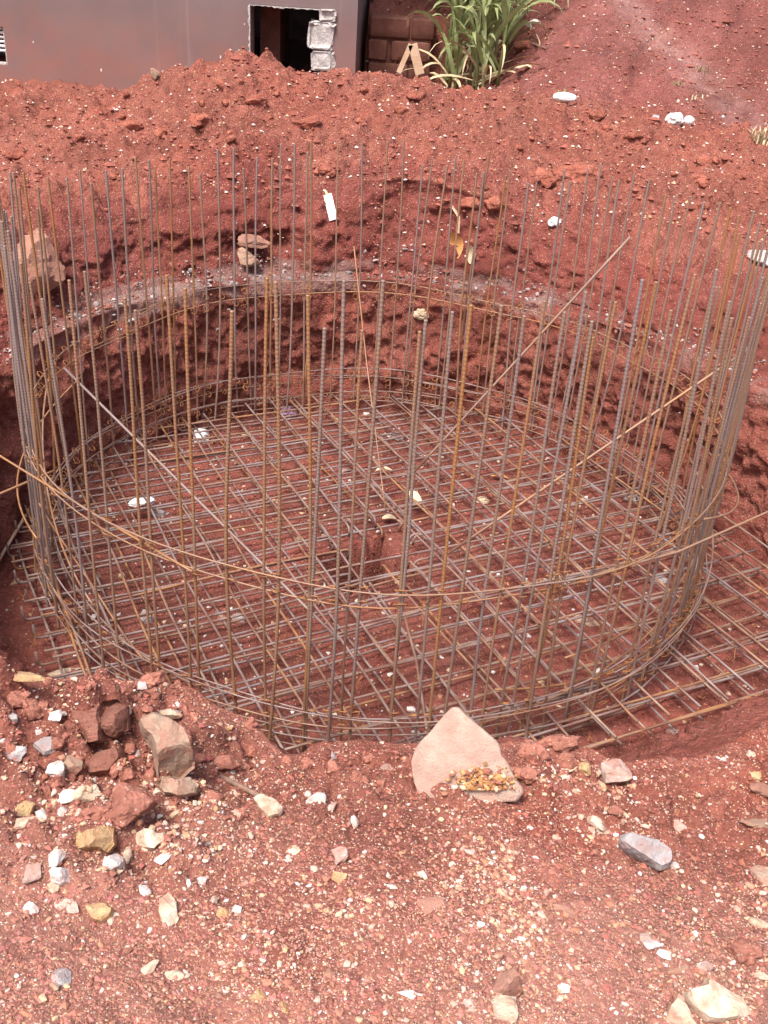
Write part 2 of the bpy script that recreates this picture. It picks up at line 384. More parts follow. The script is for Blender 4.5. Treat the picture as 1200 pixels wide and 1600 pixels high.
class MB:
    def __init__(s): s.v = []; s.f = []
    def add(s, V, Fs):
        b = len(s.v); s.v += [tuple(p) for p in V]; s.f += [tuple(i + b for i in f) for f in Fs]
    def box(s, lo, hi, Mx=None):
        V = [Vector((x, y, z)) for x in (lo[0], hi[0]) for y in (lo[1], hi[1]) for z in (lo[2], hi[2])]
        if Mx is not None: V = [Mx @ p for p in V]
        s.add(V, [(0, 1, 3, 2), (4, 6, 7, 5), (0, 4, 5, 1), (2, 3, 7, 6), (0, 2, 6, 4), (1, 5, 7, 3)])
    def tube(s, P, r, n=6, cap=True):
        P = [Vector(p) for p in P]; m = len(P); rr = r if hasattr(r, '__len__') else [r] * m
        T = [(P[min(i + 1, m - 1)] - P[max(i - 1, 0)]).normalized() for i in range(m)]
        a = Vector((0, 0, 1)) if abs(T[0].z) < .9 else Vector((1, 0, 0))
        nrm = T[0].cross(a).normalized(); V = []
        for i in range(m):
            nrm = (nrm - T[i] * nrm.dot(T[i])).normalized(); bn = T[i].cross(nrm)
            for k in range(n):
                an = 2 * math.pi * k / n; V.append(P[i] + (nrm * math.cos(an) + bn * math.sin(an)) * rr[i])
        Fs = [(i * n + k, i * n + (k + 1) % n, (i + 1) * n + (k + 1) % n, (i + 1) * n + k) for i in range(m - 1) for k in range(n)]
        if cap: Fs += [tuple(range(n))[::-1], tuple((m - 1) * n + k for k in range(n))]
        s.add(V, Fs)
    def mesh(s, name, smooth=False):
        me = bpy.data.meshes.new(name); me.from_pydata(s.v, [], s.f); me.update()
        if smooth: me.polygons.foreach_set('use_smooth', [True] * len(me.polygons))
        return me
    def build(s, name, m, parent=None, smooth=False, loc=None):
        return link(name, s.mesh(name, smooth), m, parent, loc)

import bmesh
_ico = {}
def ico(k):
    if k not in _ico:
        bm = bmesh.new(); bmesh.ops.create_icosphere(bm, subdivisions=k, radius=1); bm.verts.ensure_lookup_table()
        _ico[k] = (np.array([v.co[:] for v in bm.verts]), np.array([[v.index for v in f.verts] for f in bm.faces])); bm.free()
    return _ico[k]

def rock_mesh(name, seed, dims, sub=3, cuts=13, rough=.075, smooth=False, boxy=False):
    """angular broken stone: a ball cut flat by random planes; dims = full size x, y, z"""
    rs = np.random.RandomState(seed); V, Fc = ico(sub); V = V.copy()
    if boxy: V = np.sign(V) * np.abs(V) ** .6; V = V / np.abs(V).max()
    else: V = V * (1 + .25 * np.maximum(0, np.abs(V).max(1) - .6)[:, None])
    for i in range(6 if boxy else cuts):
        nn = rs.normal(size=3); nn /= np.linalg.norm(nn); d = rs.uniform(.62, .95) if boxy else rs.uniform(.36, .74)
        e = V @ nn - d; V = V - np.maximum(e, 0)[:, None] * nn
    for fq, am in ((2, .6), (5, .5), (11, .35)):
        V = V + rough * am * np.c_[vn(V[:, 0] * fq + seed, V[:, 1] * fq, V[:, 2] * fq, 1), vn(V[:, 0] * fq, V[:, 1] * fq + seed, V[:, 2] * fq, 2), vn(V[:, 0] * fq, V[:, 1] * fq, V[:, 2] * fq + seed, 3)]
    V = V - (V.max(0) + V.min(0)) / 2; V = V / (V.max(0) - V.min(0)) * np.array(dims)
    return mesh_np(name, V, Fc, smooth)

def clod_mesh(name, seed, dims, sub=3, rgb=(.25, .08, .06)):
    """crumbly lump of earth, carrying the soil's own colours"""
    V, Fc = ico(sub); V = V.copy(); rs = np.random.RandomState(seed)
    for i in range(7):
        nn = rs.normal(size=3); nn /= np.linalg.norm(nn); e = V @ nn - rs.uniform(.5, .85); V = V - np.maximum(e, 0)[:, None] * nn
    q = seed * 1.7
    d = 1 + .30 * fbm(V[:, 0] * 1.5 + q, V[:, 1] * 1.5, V[:, 2] * 1.5, seed % 50, 2, .6) + .16 * np.abs(fbm(V[:, 0] * 4 + q, V[:, 1] * 4, V[:, 2] * 4, seed % 40, 3, .6))
    V = V * d[:, None]; V = V - (V.max(0) + V.min(0)) / 2; V = V / (V.max(0) - V.min(0)) * np.array(dims)
    me = mesh_np(name, V, Fc, sub > 2)
    n1_ = fbm(V[:, 0] * 30 + q, V[:, 1] * 30, V[:, 2] * 30, 5, 3)
    colour(me, 'Col', np.array(rgb)[None] * (1 + .2 * n1_)[:, None] * rs.uniform(.85, 1.15))
    at_ = me.attributes.new('Grav', 'FLOAT', 'POINT'); at_.data.foreach_set('value', np.full(len(V), .10, np.float32))
    return me

# ------------------------------------------------------------------ the ground sheet (polar about the pit)
def theta_list():
    t = []; a = -math.pi
    while a < math.pi:
        t.append(a); dg = math.degrees(a)
        a += .0033 if -140 < dg < -38 else (.005 if 8 < dg < 172 else .007)
    return np.array(t)
TH = theta_list()[:, None]
rf, rr, zr, L, B, rb = params(TH); fw = np.clip(farw(TH), 0, 1)
cols = []
NF, NW, NL, NB = 96, 64, 16, 34
k = np.linspace(.004, 1, NF)[None, :]; r = rf * k; x = CX + r * np.cos(TH); y = CY + r * np.sin(TH)
cols.append((x, y, floor_z(x, y)))
k = np.linspace(0, 1, NW + 1)[None, 1:]
zz = zr * (k ** .9); rw = rf + (rr - rf) * (k ** 1.15)
x = CX + rw * np.cos(TH); y = CY + rw * np.sin(TH)
wn = .05 * fbm(x * 3, y * 3, zz * 4, 91, 4, .55) + .022 * fbm(x * 11, y * 11, zz * 13, 92, 4, .65) + .010 * lumps(TH * 1.6 + 0 * zz, zz + 0 * TH, .10, 93, .45) + .018 * np.abs(fbm(x * 17, y * 17, zz * 19, 95, 3, .6)) - .02 * np.abs(fbm(x * 6, y * 6, zz * 8, 94, 3, .6))
wn = wn * np.sin(np.pi * np.clip(k, 0, 1)) ** .4
rw = rw - wn
cols.append((CX + rw * np.cos(TH), CY + rw * np.sin(TH), zz + (.014 * fbm(x * 9, y * 9, zz * 9, 96, 4) + .03 * (1 - fw) * lumps(x, y, .09, 196, .4) + .02 * (1 - fw) * lumps(x, y, .045, 197, .4)) * np.sin(np.pi * k)))
k = np.linspace(0, 1, NL + 1)[None, 1:]; r = rr + L * k
x = CX + r * np.cos(TH); y = CY + r * np.sin(TH)
cols.append((x, y, zr + .02 * k + .012 * fbm(x * 12, y * 12, s=97, o=3) * np.sin(np.pi * k)))
k = np.linspace(0, 1, NB + 1)[None, 1:]
xb = CX + rb * np.cos(TH); yb = CY + rb * np.sin(TH); zb = outer_z(xb, yb, rb, zr, rb, fw)
z = zr + .02 + (zb - zr - .02) * (k ** 1.1)
r = rr + L + B * k; x = CX + r * np.cos(TH); y = CY + r * np.sin(TH)
bn = (.06 * fbm(x * 2.6, y * 2.6, z * 3.5, 98, 4, .6) + .018 * fbm(x * 7, y * 7, z * 18, 198, 3, .6) + .014 * fbm(x * 26, y * 26, z * 30, 199, 3, .6) + .012 * lumps(TH * 2, z + 0 * TH, .09, 99, .4)) * np.sin(np.pi * k) ** .5 * fw
r = r - bn
cols.append((CX + r * np.cos(TH), CY + r * np.sin(TH), z))
steps = np.concatenate([np.cumsum(np.full(300, .0088)), .0088 * 300 + np.cumsum(.012 * 1.095 ** np.arange(62))])[None, :]
r = rb + steps; x = CX + r * np.cos(TH); y = CY + r * np.sin(TH)
cols.append((x, y, outer_z(x, y, r, zr, rb, fw)))
GX = np.concatenate([c[0] + 0 * TH for c in cols], 1); GY = np.concatenate([c[1] + 0 * TH for c in cols], 1); GZ = np.concatenate([c[2] + 0 * TH for c in cols], 1)
nT, nS = GX.shape
idx = np.arange(nT * nS).reshape(nT, nS); nx = np.roll(idx, -1, 0)
Fq = np.stack([idx[:, :-1], idx[:, 1:], nx[:, 1:], nx[:, :-1]], -1).reshape(-1, 4)
V = np.c_[GX.ravel(), GY.ravel(), GZ.ravel()]
V = np.r_[V, [[CX, CY, floor_z(np.array([CX]), np.array([CY]))[0]]]]
me = mesh_np('ground', V, Fq, True)
# soil colours: different soils lie in different places
sidx = np.tile(np.arange(nS), nT); x, y, z = V[:-1, 0], V[:-1, 1], V[:-1, 2]
c_floor = np.array([.230, .074, .058]); c_wall = np.array([.255, .084, .064]); c_bank = np.array([.20, .058, .047])
c_mound = np.array([.245, .083, .062]); c_near = np.array([.365, .165, .130]); c_hill = np.array([.195, .066, .058]); c_ash = np.array([.27, .215, .20])
isf = (sidx < NF); isw = (sidx >= NF) & (sidx < NF + NW); isl = (sidx >= NF + NW) & (sidx < NF + NW + NL); isb = (sidx >= NF + NW + NL) & (sidx < NF + NW + NL + NB)
fwv = np.repeat(fw.ravel(), nS)
near = 1 - sst(y, 2.3, 3.6); hill = sst(y + .15 * vn(x * 3, y * 3, s=3), 7.35, 7.7) * sst(x, .2, .9)
lowf = near * (1 - sst(y + .25 * fbm(x * 1.5, y * 1.5, s=211, o=3), 1.15, 1.95)); c_rim = np.array([.28, .102, .077])
col = c_mound[None] * (1 - near[:, None]) + c_rim[None] * near[:, None]
col = col * (1 - lowf[:, None]) + c_near[None] * lowf[:, None]
col = col * (1 - hill[:, None]) + c_hill[None] * hill[:, None]
col[isf] = c_floor; col[isw] = c_wall
sm_ = (sump(x, y) * isf)[:, None]; col = col * (1 - sm_) + sm_ * np.array([.085, .025, .019])  # sump soil darkened to stand in for the shade inside the hole
fb = fwv[:, None]
over = np.maximum(0, sidx - (NF + NW + NL + NB)) * .0088; n1 = fbm(x * 2.2, y * 2.2, z * 2.2, 111, 4); n2 = fbm(x * 9, y * 9, z * 9, 113, 3); damp = np.where(isb | isl, 1, np.where(over > 0, 1 - sst(over + .22 * n1 + .1 * n2, .02, .34), 0))[:, None] * fb; col = col * (1 - damp) + c_bank[None] * damp
n1 = fbm(x * 2.2, y * 2.2, z * 2.2, 111, 4); n2 = fbm(x * 9, y * 9, z * 9, 113, 3)
n3 = fbm(x * 3.1 + 7, y * 3.1, z * 3.1, 115, 3); col = col * (1 + .14 * n1 + .12 * n2)[:, None] * (1 + .05 * n3[:, None] * np.array([-.4, .8, 1.0]))
# fresher dark red soil where the near rim was cut
for (pa, pb, pr) in ((440, 1492, .085), (410, 1225, .07), (1000, 1225, .09), (120, 1075, .08), (860, 1275, .05)):
    q_, _t = hit(pa, pb); dk = .6 * near * np.exp(-((x - q_.x) ** 2 + (y - q_.y) ** 2) / pr ** 2 * (1 + .5 * n2)); col = col * (1 - dk[:, None]) + dk[:, None] * np.array([.22, .07, .052])
cut = near * (~isf & ~isw) * sst(n1 + .5 * sst(x, .6, 1.1) * sst(y, 1.75, 2.1), .25, .7); col = col * (1 - .6 * cut[:, None]) + .6 * cut[:, None] * np.array([.25, .065, .043])
# grey cement dust and rubble spilt on the far ledge
lk = (isl * 1.0 + (isw & (sidx > NF + NW - 8)) * .7 + (isb & (sidx < NF + NW + NL + 5)) * .6) * fwv * sst(n2 + .8 * vn(x * 1.9, y * 1.9, s=117) + .05, -.1, .6)
tq = np.degrees(np.arctan2(y - CY, x - CX)); lk = lk[:, None] * (.62 - .34 * (sst(tq, 140, 160) + (tq < 0)) - .2 * sst(-tq, -70, -40) * (tq > 0))[:, None]; col = col * (1 - lk) + c_ash[None] * lk
rx_ = x * .667 + (y - 8) * .373; ry_ = -x * .745 + (y - 8) * .335
hv = hill * fbm(rx_ * 1.2, ry_ * 5, s=141, o=4); col = col * (1 + .22 * hv[:, None] * np.array([.8, 1.1, 1.25]))
# pale dusty wash on the hillside, one broad streak coming down from the upper left
st = hill * np.exp(-(((x - 1.25) - (9.6 - y) * .55) / .22) ** 2) * .5 * (.6 + .4 * n2); col = col * (1 - st[:, None]) + st[:, None] * np.array([.40, .26, .24])
g = np.where(isf, .07, .06) + lowf * .16 + near * .12 * (~isf) * (~isw) + .06 * (1 - near) * (~isf) * (~isw) * (~isb) - .04 * cut
g = np.clip(g + .06 * n1 * (~isf), 0, .4)
col = np.clip(col, .01, .8)
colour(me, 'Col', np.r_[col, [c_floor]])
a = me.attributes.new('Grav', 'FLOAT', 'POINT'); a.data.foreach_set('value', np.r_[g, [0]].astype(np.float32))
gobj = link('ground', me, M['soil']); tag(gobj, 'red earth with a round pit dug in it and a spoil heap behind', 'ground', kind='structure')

# ------------------------------------------------------------------ grit scattered on the soil (nobody could count it)
OCT = (np.array([(1, 0, 0), (-1, 0, 0), (0, 1, 0), (0, -1, 0), (0, 0, 1), (0, 0, -1)], float), np.array([(0, 2, 4), (2, 1, 4), (1, 3, 4), (3, 0, 4), (2, 0, 5), (1, 2, 5), (3, 1, 5), (0, 3, 5)]))
def scatter(name, P, S, colr, sub=1, seed=1, flat=.7, sink=.25):
    rs = np.random.RandomState(seed)
    V0, F0 = ico(sub) if sub else OCT; n = len(P); m = len(V0)
    VV = np.repeat(V0[None], n, 0) * rs.uniform(.6, 1.35, (n, m, 1))
    VV = VV * (np.stack([rs.uniform(.7, 1.4, n), rs.uniform(.6, 1.1, n), rs.uniform(.45, .95, n) * flat / .7], 1) * S[:, None])[:, None, :]
    an = rs.uniform(0, 6.283, n); c, s = np.cos(an)[:, None], np.sin(an)[:, None]
    xx = VV[:, :, 0] * c - VV[:, :, 1] * s; yy = VV[:, :, 0] * s + VV[:, :, 1] * c
    VV[:, :, 0] = xx + P[:, 0:1]; VV[:, :, 1] = yy + P[:, 1:2]; VV[:, :, 2] += P[:, 2:3] + (S * (.5 - sink))[:, None]
    FF = (F0[None] + (np.arange(n) * m)[:, None, None]).reshape(-1, 3)
    me = mesh_np(name, VV.reshape(-1, 3), FF, False)
    colour(me, 'Col', np.repeat(colr, m, 0))
    return link(name, me, M['grit'])

PAL = np.array([(.70, .64, .60), (.66, .56, .46), (.62, .46, .30), (.55, .36, .22), (.60, .42, .34), (.72, .68, .66), (.44, .22, .14)])
def fan(n, y0, y1, half, rs):
    d = y0 * (y1 / y0) ** rs.rand(n); x = d * rs.uniform(-half, half, n); return x, d
rs = np.random.RandomState(5)
def keep_outside(x, y):
    th = np.arctan2(y - CY, x - CX); r = np.hypot(x - CX, y - CY); return r > r_rim(th) + .02
# pale gravel in the foreground
x, y = fan(120000, .62, 2.6, .62, rs); dens = .26 + .5 * sst(fbm(x * 2.3, y * 2.3, s=131, o=4, g=.7), -.5, .8) * (1 - .55 * sst(y, 1.5, 2.0)) + .4 * sst(-y, -1.5, -.8) * sst(x, -.3, .5)
k = keep_outside(x, y) & (rs.rand(len(x)) < dens); x, y = x[k], y[k]
clump = sst(fbm(x * 5, y * 5, s=133, o=3), .1, .9)
S = np.clip(.00165 * np.exp(rs.normal(0, .48, len(x)) + .45 * clump), .0009, .0085) * (.72 + .28 * y)
ci = PAL[rs.choice(len(PAL), len(x), p=[.09, .19, .2, .15, .17, .05, .15])] * rs.uniform(.72, 1.02, (len(x), 1))
dst = np.clip(rs.normal(.3, .3, (len(x), 1)), 0, .8); ci = ci * (1 - dst) + dst * np.array([.36, .16, .12])
big = S > .0042
P = np.c_[x, y, ground(x, y)]
print('gravel', big.sum(), (~big).sum())
tag(scatter('gravel', P[big], S[big], ci[big], 1, 3), 'pale gravel strewn over the red soil in front of the pit', 'gravel', kind='stuff')
tag(scatter('fine_gravel', P[~big], S[~big], ci[~big], 0, 13), 'fine pale grit strewn over the red soil in front of the pit', 'gravel', kind='stuff')
# red crumbs in the foreground
x, y = fan(56000, .62, 2.6, .62, rs); k = keep_outside(x, y); x, y = x[k], y[k]
S = np.clip(.0026 * np.exp(rs.normal(0, .45, len(x))), .0014, .009) * (.75 + .25 * y)
ci = (np.array([.28, .102, .077]) + np.array([.07, .05, .043]) * (1 - sst(y, 1.2, 1.9))[:, None]) * rs.uniform(.72, 1.3, (len(x), 1)) * (1 + rs.normal(0, .06, (len(x), 3)))
tag(scatter('soil_crumbs', np.c_[x, y, ground(x, y)], S, ci, 0, 4, sink=.3), 'loose red soil crumbs in front of the pit', 'soil', kind='stuff')
# crumbs and pale grains on the spoil heap and hillside
x, y = fan(22000, 5.9, 10.5, .5, rs); k = keep_outside(x, y) & ~((x < -.4) & (y > 8.4)) & (rs.rand(len(x)) < np.where(y > 7.6, .8, 1)); x, y = x[k], y[k]
S = np.clip(.0085 * np.exp(rs.normal(0, .5, len(x))), .004, .035)
pale = rs.rand(len(x)) < .30; S = np.where(pale, np.minimum(S * .75, .014), S)
ci = np.where(pale[:, None], PAL[rs.choice(len(PAL), len(x))] * .85, np.array([.255, .085, .064]) * rs.uniform(.75, 1.3, (len(x), 1)))
tag(scatter('heap_crumbs', np.c_[x, y, ground(x, y)], S, ci, 0, 5, sink=.3), 'crumbled red soil and grains on the spoil heap behind the pit', 'soil', kind='stuff')
# on the pit floor
n = 3200; an = rs.uniform(0, 6.283, n); r = r_floor(an) * np.sqrt(rs.rand(n)) * .98; x = CX + r * np.cos(an); y = CY + r * np.sin(an)
S = np.clip(.0065 * np.exp(rs.normal(0, .45, n)), .003, .02); pale = rs.rand(n) < .35
ci = np.where(pale[:, None], PAL[rs.choice(len(PAL), n)] * .85, np.array([.24, .074, .054]) * rs.uniform(.8, 1.3, (n, 1)))
tag(scatter('floor_crumbs', np.c_[x, y, ground(x, y)], S, ci, 1, 6), 'small crumbs and grains on the floor of the pit', 'soil', kind='stuff')
# rubble of cement on the ledge
n = 1700; an = np.radians(rs.uniform(15, 205, n)); r = r_rim(an) + rs.uniform(-.02, .15, n); x = CX + r * np.cos(an); y = CY + r * np.sin(an)
S = np.clip(.0055 * np.exp(rs.normal(0, .5, n)), .003, .018)
ci = np.where(rs.rand(n, 1) < .6, np.array([.33, .28, .27]) * rs.uniform(.6, 1.5, (n, 1)), np.array([.3, .12, .09]))
tag(scatter('cement_rubble', np.c_[x, y, ground(x, y)], S, ci, 1, 8), 'grey cement crumbs spilt along the ledge round the pit', 'rubble', kind='stuff')

# ------------------------------------------------------------------ building
BY = 8.6
building = empty('building', (0, 0, 0))
tag(building, 'mauve plastered building with a square hole broken through its wall', 'building')
M['plaster'] = None
def plaster_material():
    m, n, l, b = mat('mauve_plaster')
    tc = n.new('ShaderNodeTexCoord'); nz = n.new('ShaderNodeTexNoise'); nz.inputs['Scale'].default_value = 2.2; nz.inputs['Detail'].default_value = 7
    l.new(tc.outputs['Object'], nz.inputs['Vector'])
    cr = n.new('ShaderNodeValToRGB'); e = cr.color_ramp.elements; e[0].position = .3; e[0].color = (.150, .120, .126, 1); e[1].position = .7; e[1].color = (.19, .153, .158, 1)
    l.new(nz.outputs['Fac'], cr.inputs['Fac'])
    sp = n.new('ShaderNodeSeparateXYZ'); l.new(tc.outputs['Object'], sp.inputs[0])
    # red splash-back dirt low on the wall, uneven
    mr = n.new('ShaderNodeMapRange'); mr.inputs['From Min'].default_value = 2.15; mr.inputs['From Max'].default_value = 1.45; l.new(sp.outputs['Z'], mr.inputs['Value'])
    n3 = n.new('ShaderNodeTexNoise'); n3.inputs['Scale'].default_value = 5; n3.inputs['Detail'].default_value = 5; l.new(tc.outputs['Object'], n3.inputs['Vector'])
    mu = n.new('ShaderNodeMath'); mu.operation = 'MULTIPLY'; l.new(mr.outputs[0], mu.inputs[0]); l.new(n3.outputs['Fac'], mu.inputs[1])
    mx = n.new('ShaderNodeMix'); mx.data_type = 'RGBA'; l.new(mu.outputs[0], mx.inputs['Factor']); l.new(cr.outputs['Color'], mx.inputs['A']); mx.inputs['B'].default_value = (.29, .12, .095, 1)
    # vertical run marks
    mp = n.new('ShaderNodeMapping'); mp.inputs['Scale'].default_value = (9, 9, .5); l.new(tc.outputs['Object'], mp.inputs['Vector'])
    n4 = n.new('ShaderNodeTexNoise'); n4.inputs['Scale'].default_value = 1; n4.inputs['Detail'].default_value = 3; l.new(mp.outputs[0], n4.inputs['Vector'])
    c4 = n.new('ShaderNodeValToRGB'); e = c4.color_ramp.elements; e[0].position = .62; e[0].color = (0, 0, 0, 1); e[1].position = .8; e[1].color = (.5, .5, .5, 1); l.new(n4.outputs['Fac'], c4.inputs['Fac'])
    mu.use_clamp = True; mr.inputs['To Max'].default_value = 1.15
    m2 = n.new('ShaderNodeMix'); m2.data_type = 'RGBA'; l.new(c4.outputs['Color'], m2.inputs['Factor']); l.new(mx.outputs['Result'], m2.inputs['A']); m2.inputs['B'].default_value = (.34, .255, .245, 1)
    # small white chips and scratches
    mp2 = n.new('ShaderNodeMapping'); mp2.inputs['Scale'].default_value = (16, 16, 7); l.new(tc.outputs['Object'], mp2.inputs['Vector'])
    vo = n.new('ShaderNodeTexVoronoi'); vo.inputs['Scale'].default_value = 1; l.new(mp2.outputs[0], vo.inputs['Vector'])
    sc = n.new('ShaderNodeSeparateColor'); l.new(vo.outputs['Color'], sc.inputs[0])
    a1 = n.new('ShaderNodeMath'); a1.operation = 'LESS_THAN'; a1.inputs[1].default_value = .2; l.new(sc.outputs[0], a1.inputs[0])
    a2 = n.new('ShaderNodeMath'); a2.operation = 'LESS_THAN'; a2.inputs[1].default_value = .085; l.new(vo.outputs['Distance'], a2.inputs[0])
    a3 = n.new('ShaderNodeMath'); a3.operation = 'MULTIPLY'; l.new(a1.outputs[0], a3.inputs[0]); l.new(a2.outputs[0], a3.inputs[1])
    m3 = n.new('ShaderNodeMix'); m3.data_type = 'RGBA'; l.new(a3.outputs[0], m3.inputs['Factor']); l.new(m2.outputs['Result'], m3.inputs['A']); m3.inputs['B'].default_value = (.62, .56, .55, 1)
    l.new(m3.outputs['Result'], b.inputs['Base Color']); b.inputs['Roughness'].default_value = .92; b.inputs['Specular IOR Level'].default_value = .15
    bp = n.new('ShaderNodeBump'); bp.inputs['Strength'].default_value = .25; bp.inputs['Distance'].default_value = .01; l.new(nz.outputs['Fac'], bp.inputs['Height']); l.new(bp.outputs['Normal'], b.inputs['Normal'])
    return m
M['plaster'] = plaster_material()
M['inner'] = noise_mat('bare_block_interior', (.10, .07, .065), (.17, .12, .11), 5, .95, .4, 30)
M['brickred'] = noise_mat('mud_brick', (.15, .06, .046), (.21, .09, .068), 8, .95, .6, 40, random_tint=.2)
cor = on_y(557, 60, BY).x; o0 = on_y(392, 60, BY).x; o1 = on_y(512, 60, BY).x
zt = on_y(450, 10, BY).z; zbm = on_y(450, 112, BY).z - .12
wl = on_y(13, 110, BY).x; wzt = on_y(2, 42, BY).z; wzb = 1.42; wx0 = wl - 1.1
T = .18; top = 4.6; bot = .9; xl = -7.0
wb = MB()
def panel(x0, x1, z0, z1): wb.box((x0, BY, z0), (x1, BY + T, z1))
panel(xl, wx0, bot, top); panel(wx0, wl, bot, wzb); panel(wx0, wl, wzt, top)
panel(wl, o0, bot, top); panel(o0, o1, bot, zbm); panel(o0, o1, zt, top); panel(o1, cor, bot, top)
wb.build('wall', M['plaster'], building)
sb = MB(); sb.box((cor - T, BY + T + .003, bot), (cor, BY + 4, top)); sb.build('side_wall', M['plaster'], building)
sb = MB(); sb.box((xl, BY + 4, bot), (cor, BY + 4 + T, top)); sb.build('rear_wall', M['inner'], building)
sb = MB(); sb.box((xl, BY - .35, top + .003), (cor + .35, BY + 4.4, top + .17)); sb.build('roof', M['concrete'], building)
sb = MB(); sb.box((xl, BY + T + .003, bot + .05), (cor - T - .003, BY + 4 - .003, bot + .45)); sb.build('floor_slab', M['inner'], building)
# partition seen in the dark opening
pj = on_y(425, 60, BY + .75).x
sb = MB(); sb.box((pj - .06, BY + T + .3, bot + .453), (pj + .10, BY + T + .9, top - .003)); sb.build('partition', M['brickred'], building)
sb = MB(); sb.box((o0 - .3, BY + 1.6, bot + .453), (o1 + .3, BY + 1.75, on_y(470, 62, BY + 1.6).z)); sb.build('low_partition', M['inner'], building)
# ragged pale plaster edge round the hole
M['rawplaster'] = noise_mat('broken_plaster', (.36, .33, .325), (.56, .53, .52), 25, .9, .8, 60)
def ragged(P0, P1, wd, seed, name):
    n = 26; rsn = np.random.RandomState(seed); mb = MB(); Vf = []
    d = (P1 - P0); up = Vector((-d.z, 0, d.x)).normalized()
    for i in range(n + 1):
        t = i / n; p = P0 + d * t; wv = wd * (.35 + 1.1 * rsn.rand())
        Vf += [p + up * .004, p - up * wv]
    V = []
    for yy in (BY - .012, BY + .10):
        V += [Vector((p.x, yy, p.z)) for p in Vf]
    m2 = 2 * (n + 1); Fs = []
    for i in range(n):
        a = 2 * i; Fs += [(a, a + 1, a + 3, a + 2), (m2 + a, m2 + a + 2, m2 + a + 3, m2 + a + 1), (a, a + 2, m2 + a + 2, m2 + a), (a + 1, m2 + a + 1, m2 + a + 3, a + 3)]
    mb.add(V, Fs); return mb.build(name, M['rawplaster'], building)
ragged(Vector((o0, 0, zbm)), Vector((o0, 0, zt)), -.016, 1, 'plaster_edge')
ragged(Vector((o1, 0, zt)), Vector((o0, 0, zt)), -.014, 2, 'plaster_edge')
# broken block ends on the right jamb
zz = zt; k = 0
for hh, ww in ((.085, .07), (.20, .15), (.15, .12), (.21, .07)):
    V, Fc = ico(4); v = np.sign(V) * np.abs(V) ** .22; v = v / np.abs(v).max(0) * .5 * np.array([ww + .05, .19, hh - .006])
    v = v + .017 * np.c_[fbm(V[:, 0] * 3.5 + k * 5, V[:, 1] * 2.5, V[:, 2] * 2.5, 5), fbm(V[:, 0] * 2.5, V[:, 1] * 2.5 + k * 3, V[:, 2] * 2.5, 6), fbm(V[:, 0] * 2.5, V[:, 1] * 2.5, V[:, 2] * 2.5 + k, 7) * .5]
    link('block_end', mesh_np('block_end', v, Fc, False), M['rawplaster'], building, (o1 - ww / 2 + .03, BY + .075, zz - hh / 2)); zz -= hh; k += 1
# window at the far left with bars
wn_ = MB(); fr = .016
for (a0, a1, b0, b1) in ((wx0, wx0 + fr, wzb, wzt), (wl - fr, wl, wzb, wzt), (wx0 + fr, wl - fr, wzt - fr, wzt), (wx0 + fr, wl - fr, wzb, wzb + fr)):
    wn_.box((a0 + .002, BY + .02, b0 + .002), (a1 - .002, BY + .10, b1 - .002))
wf = wn_.build('window_frame', M['concrete'], building)
for i in range(7):
    zb_ = wzb + .10 + i * (wzt - wzb - .05) / 7
    mb = MB(); mb.tube([(wx0 + .01, BY + .05, zb_), (wl - .01, BY + .05, zb_)], .011, 6); mb.build('window_bar', M['plastic'], wf)

# ------------------------------------------------------------------ low wall of mud blocks to the right of the building
WY = 9.25
bw = empty('block_wall', (0, 0, 0)); tag(bw, 'low weathered red mud block wall beside the mauve building', 'wall')
wx1 = on_y(678, 60, WY).x; wztop = on_y(620, 26, WY).z
bx0 = cor + .06; hgt = .17; rsn = np.random.RandomState(3)
core = MB(); core.box((bx0 + .02, WY + .025, 1.0), (wx1 - .02, WY + .24, wztop - .03)); core.build('mortar', M['brickred'], bw)
for row in range(5):
    z1 = wztop - row * hgt; xx = bx0 - (.16 if row % 2 else 0)
    while xx < wx1 - .03:
        xe = min(xx + .34 + rsn.uniform(-.02, .02), wx1 + rsn.uniform(-.012, .012)); xs = max(xx, bx0)
        if xe - xs > .05:
            me = rock_mesh('block', 300 + row * 9 + int(xx * 10) % 9, (xe - xs - .014, .27, hgt - .014), 3, 0, .0)
            V, Fc = ico(3); v = V.copy(); v = np.sign(v) * np.abs(v) ** .15; v = v / np.abs(v).max(0) * .5
            v = v * np.array([xe - xs - .016, .27, hgt - .018]) + .006 * np.c_[vn(V[:, 0] * 3 + row, V[:, 1] * 3 + xx * 7, V[:, 2] * 3, 5), vn(V[:, 0] * 3 + xx * 5, V[:, 1] * 3, V[:, 2] * 3 + row, 6), vn(V[:, 0] * 3, V[:, 1] * 3 + row * 3, V[:, 2] * 3 + xx * 9, 7)]
            link('block', mesh_np('block', v, Fc, True), M['brickred'], bw, ((xs + xe) / 2, WY + .13 + rsn.uniform(-.012, .012), z1 - hgt / 2))
        xx += .34

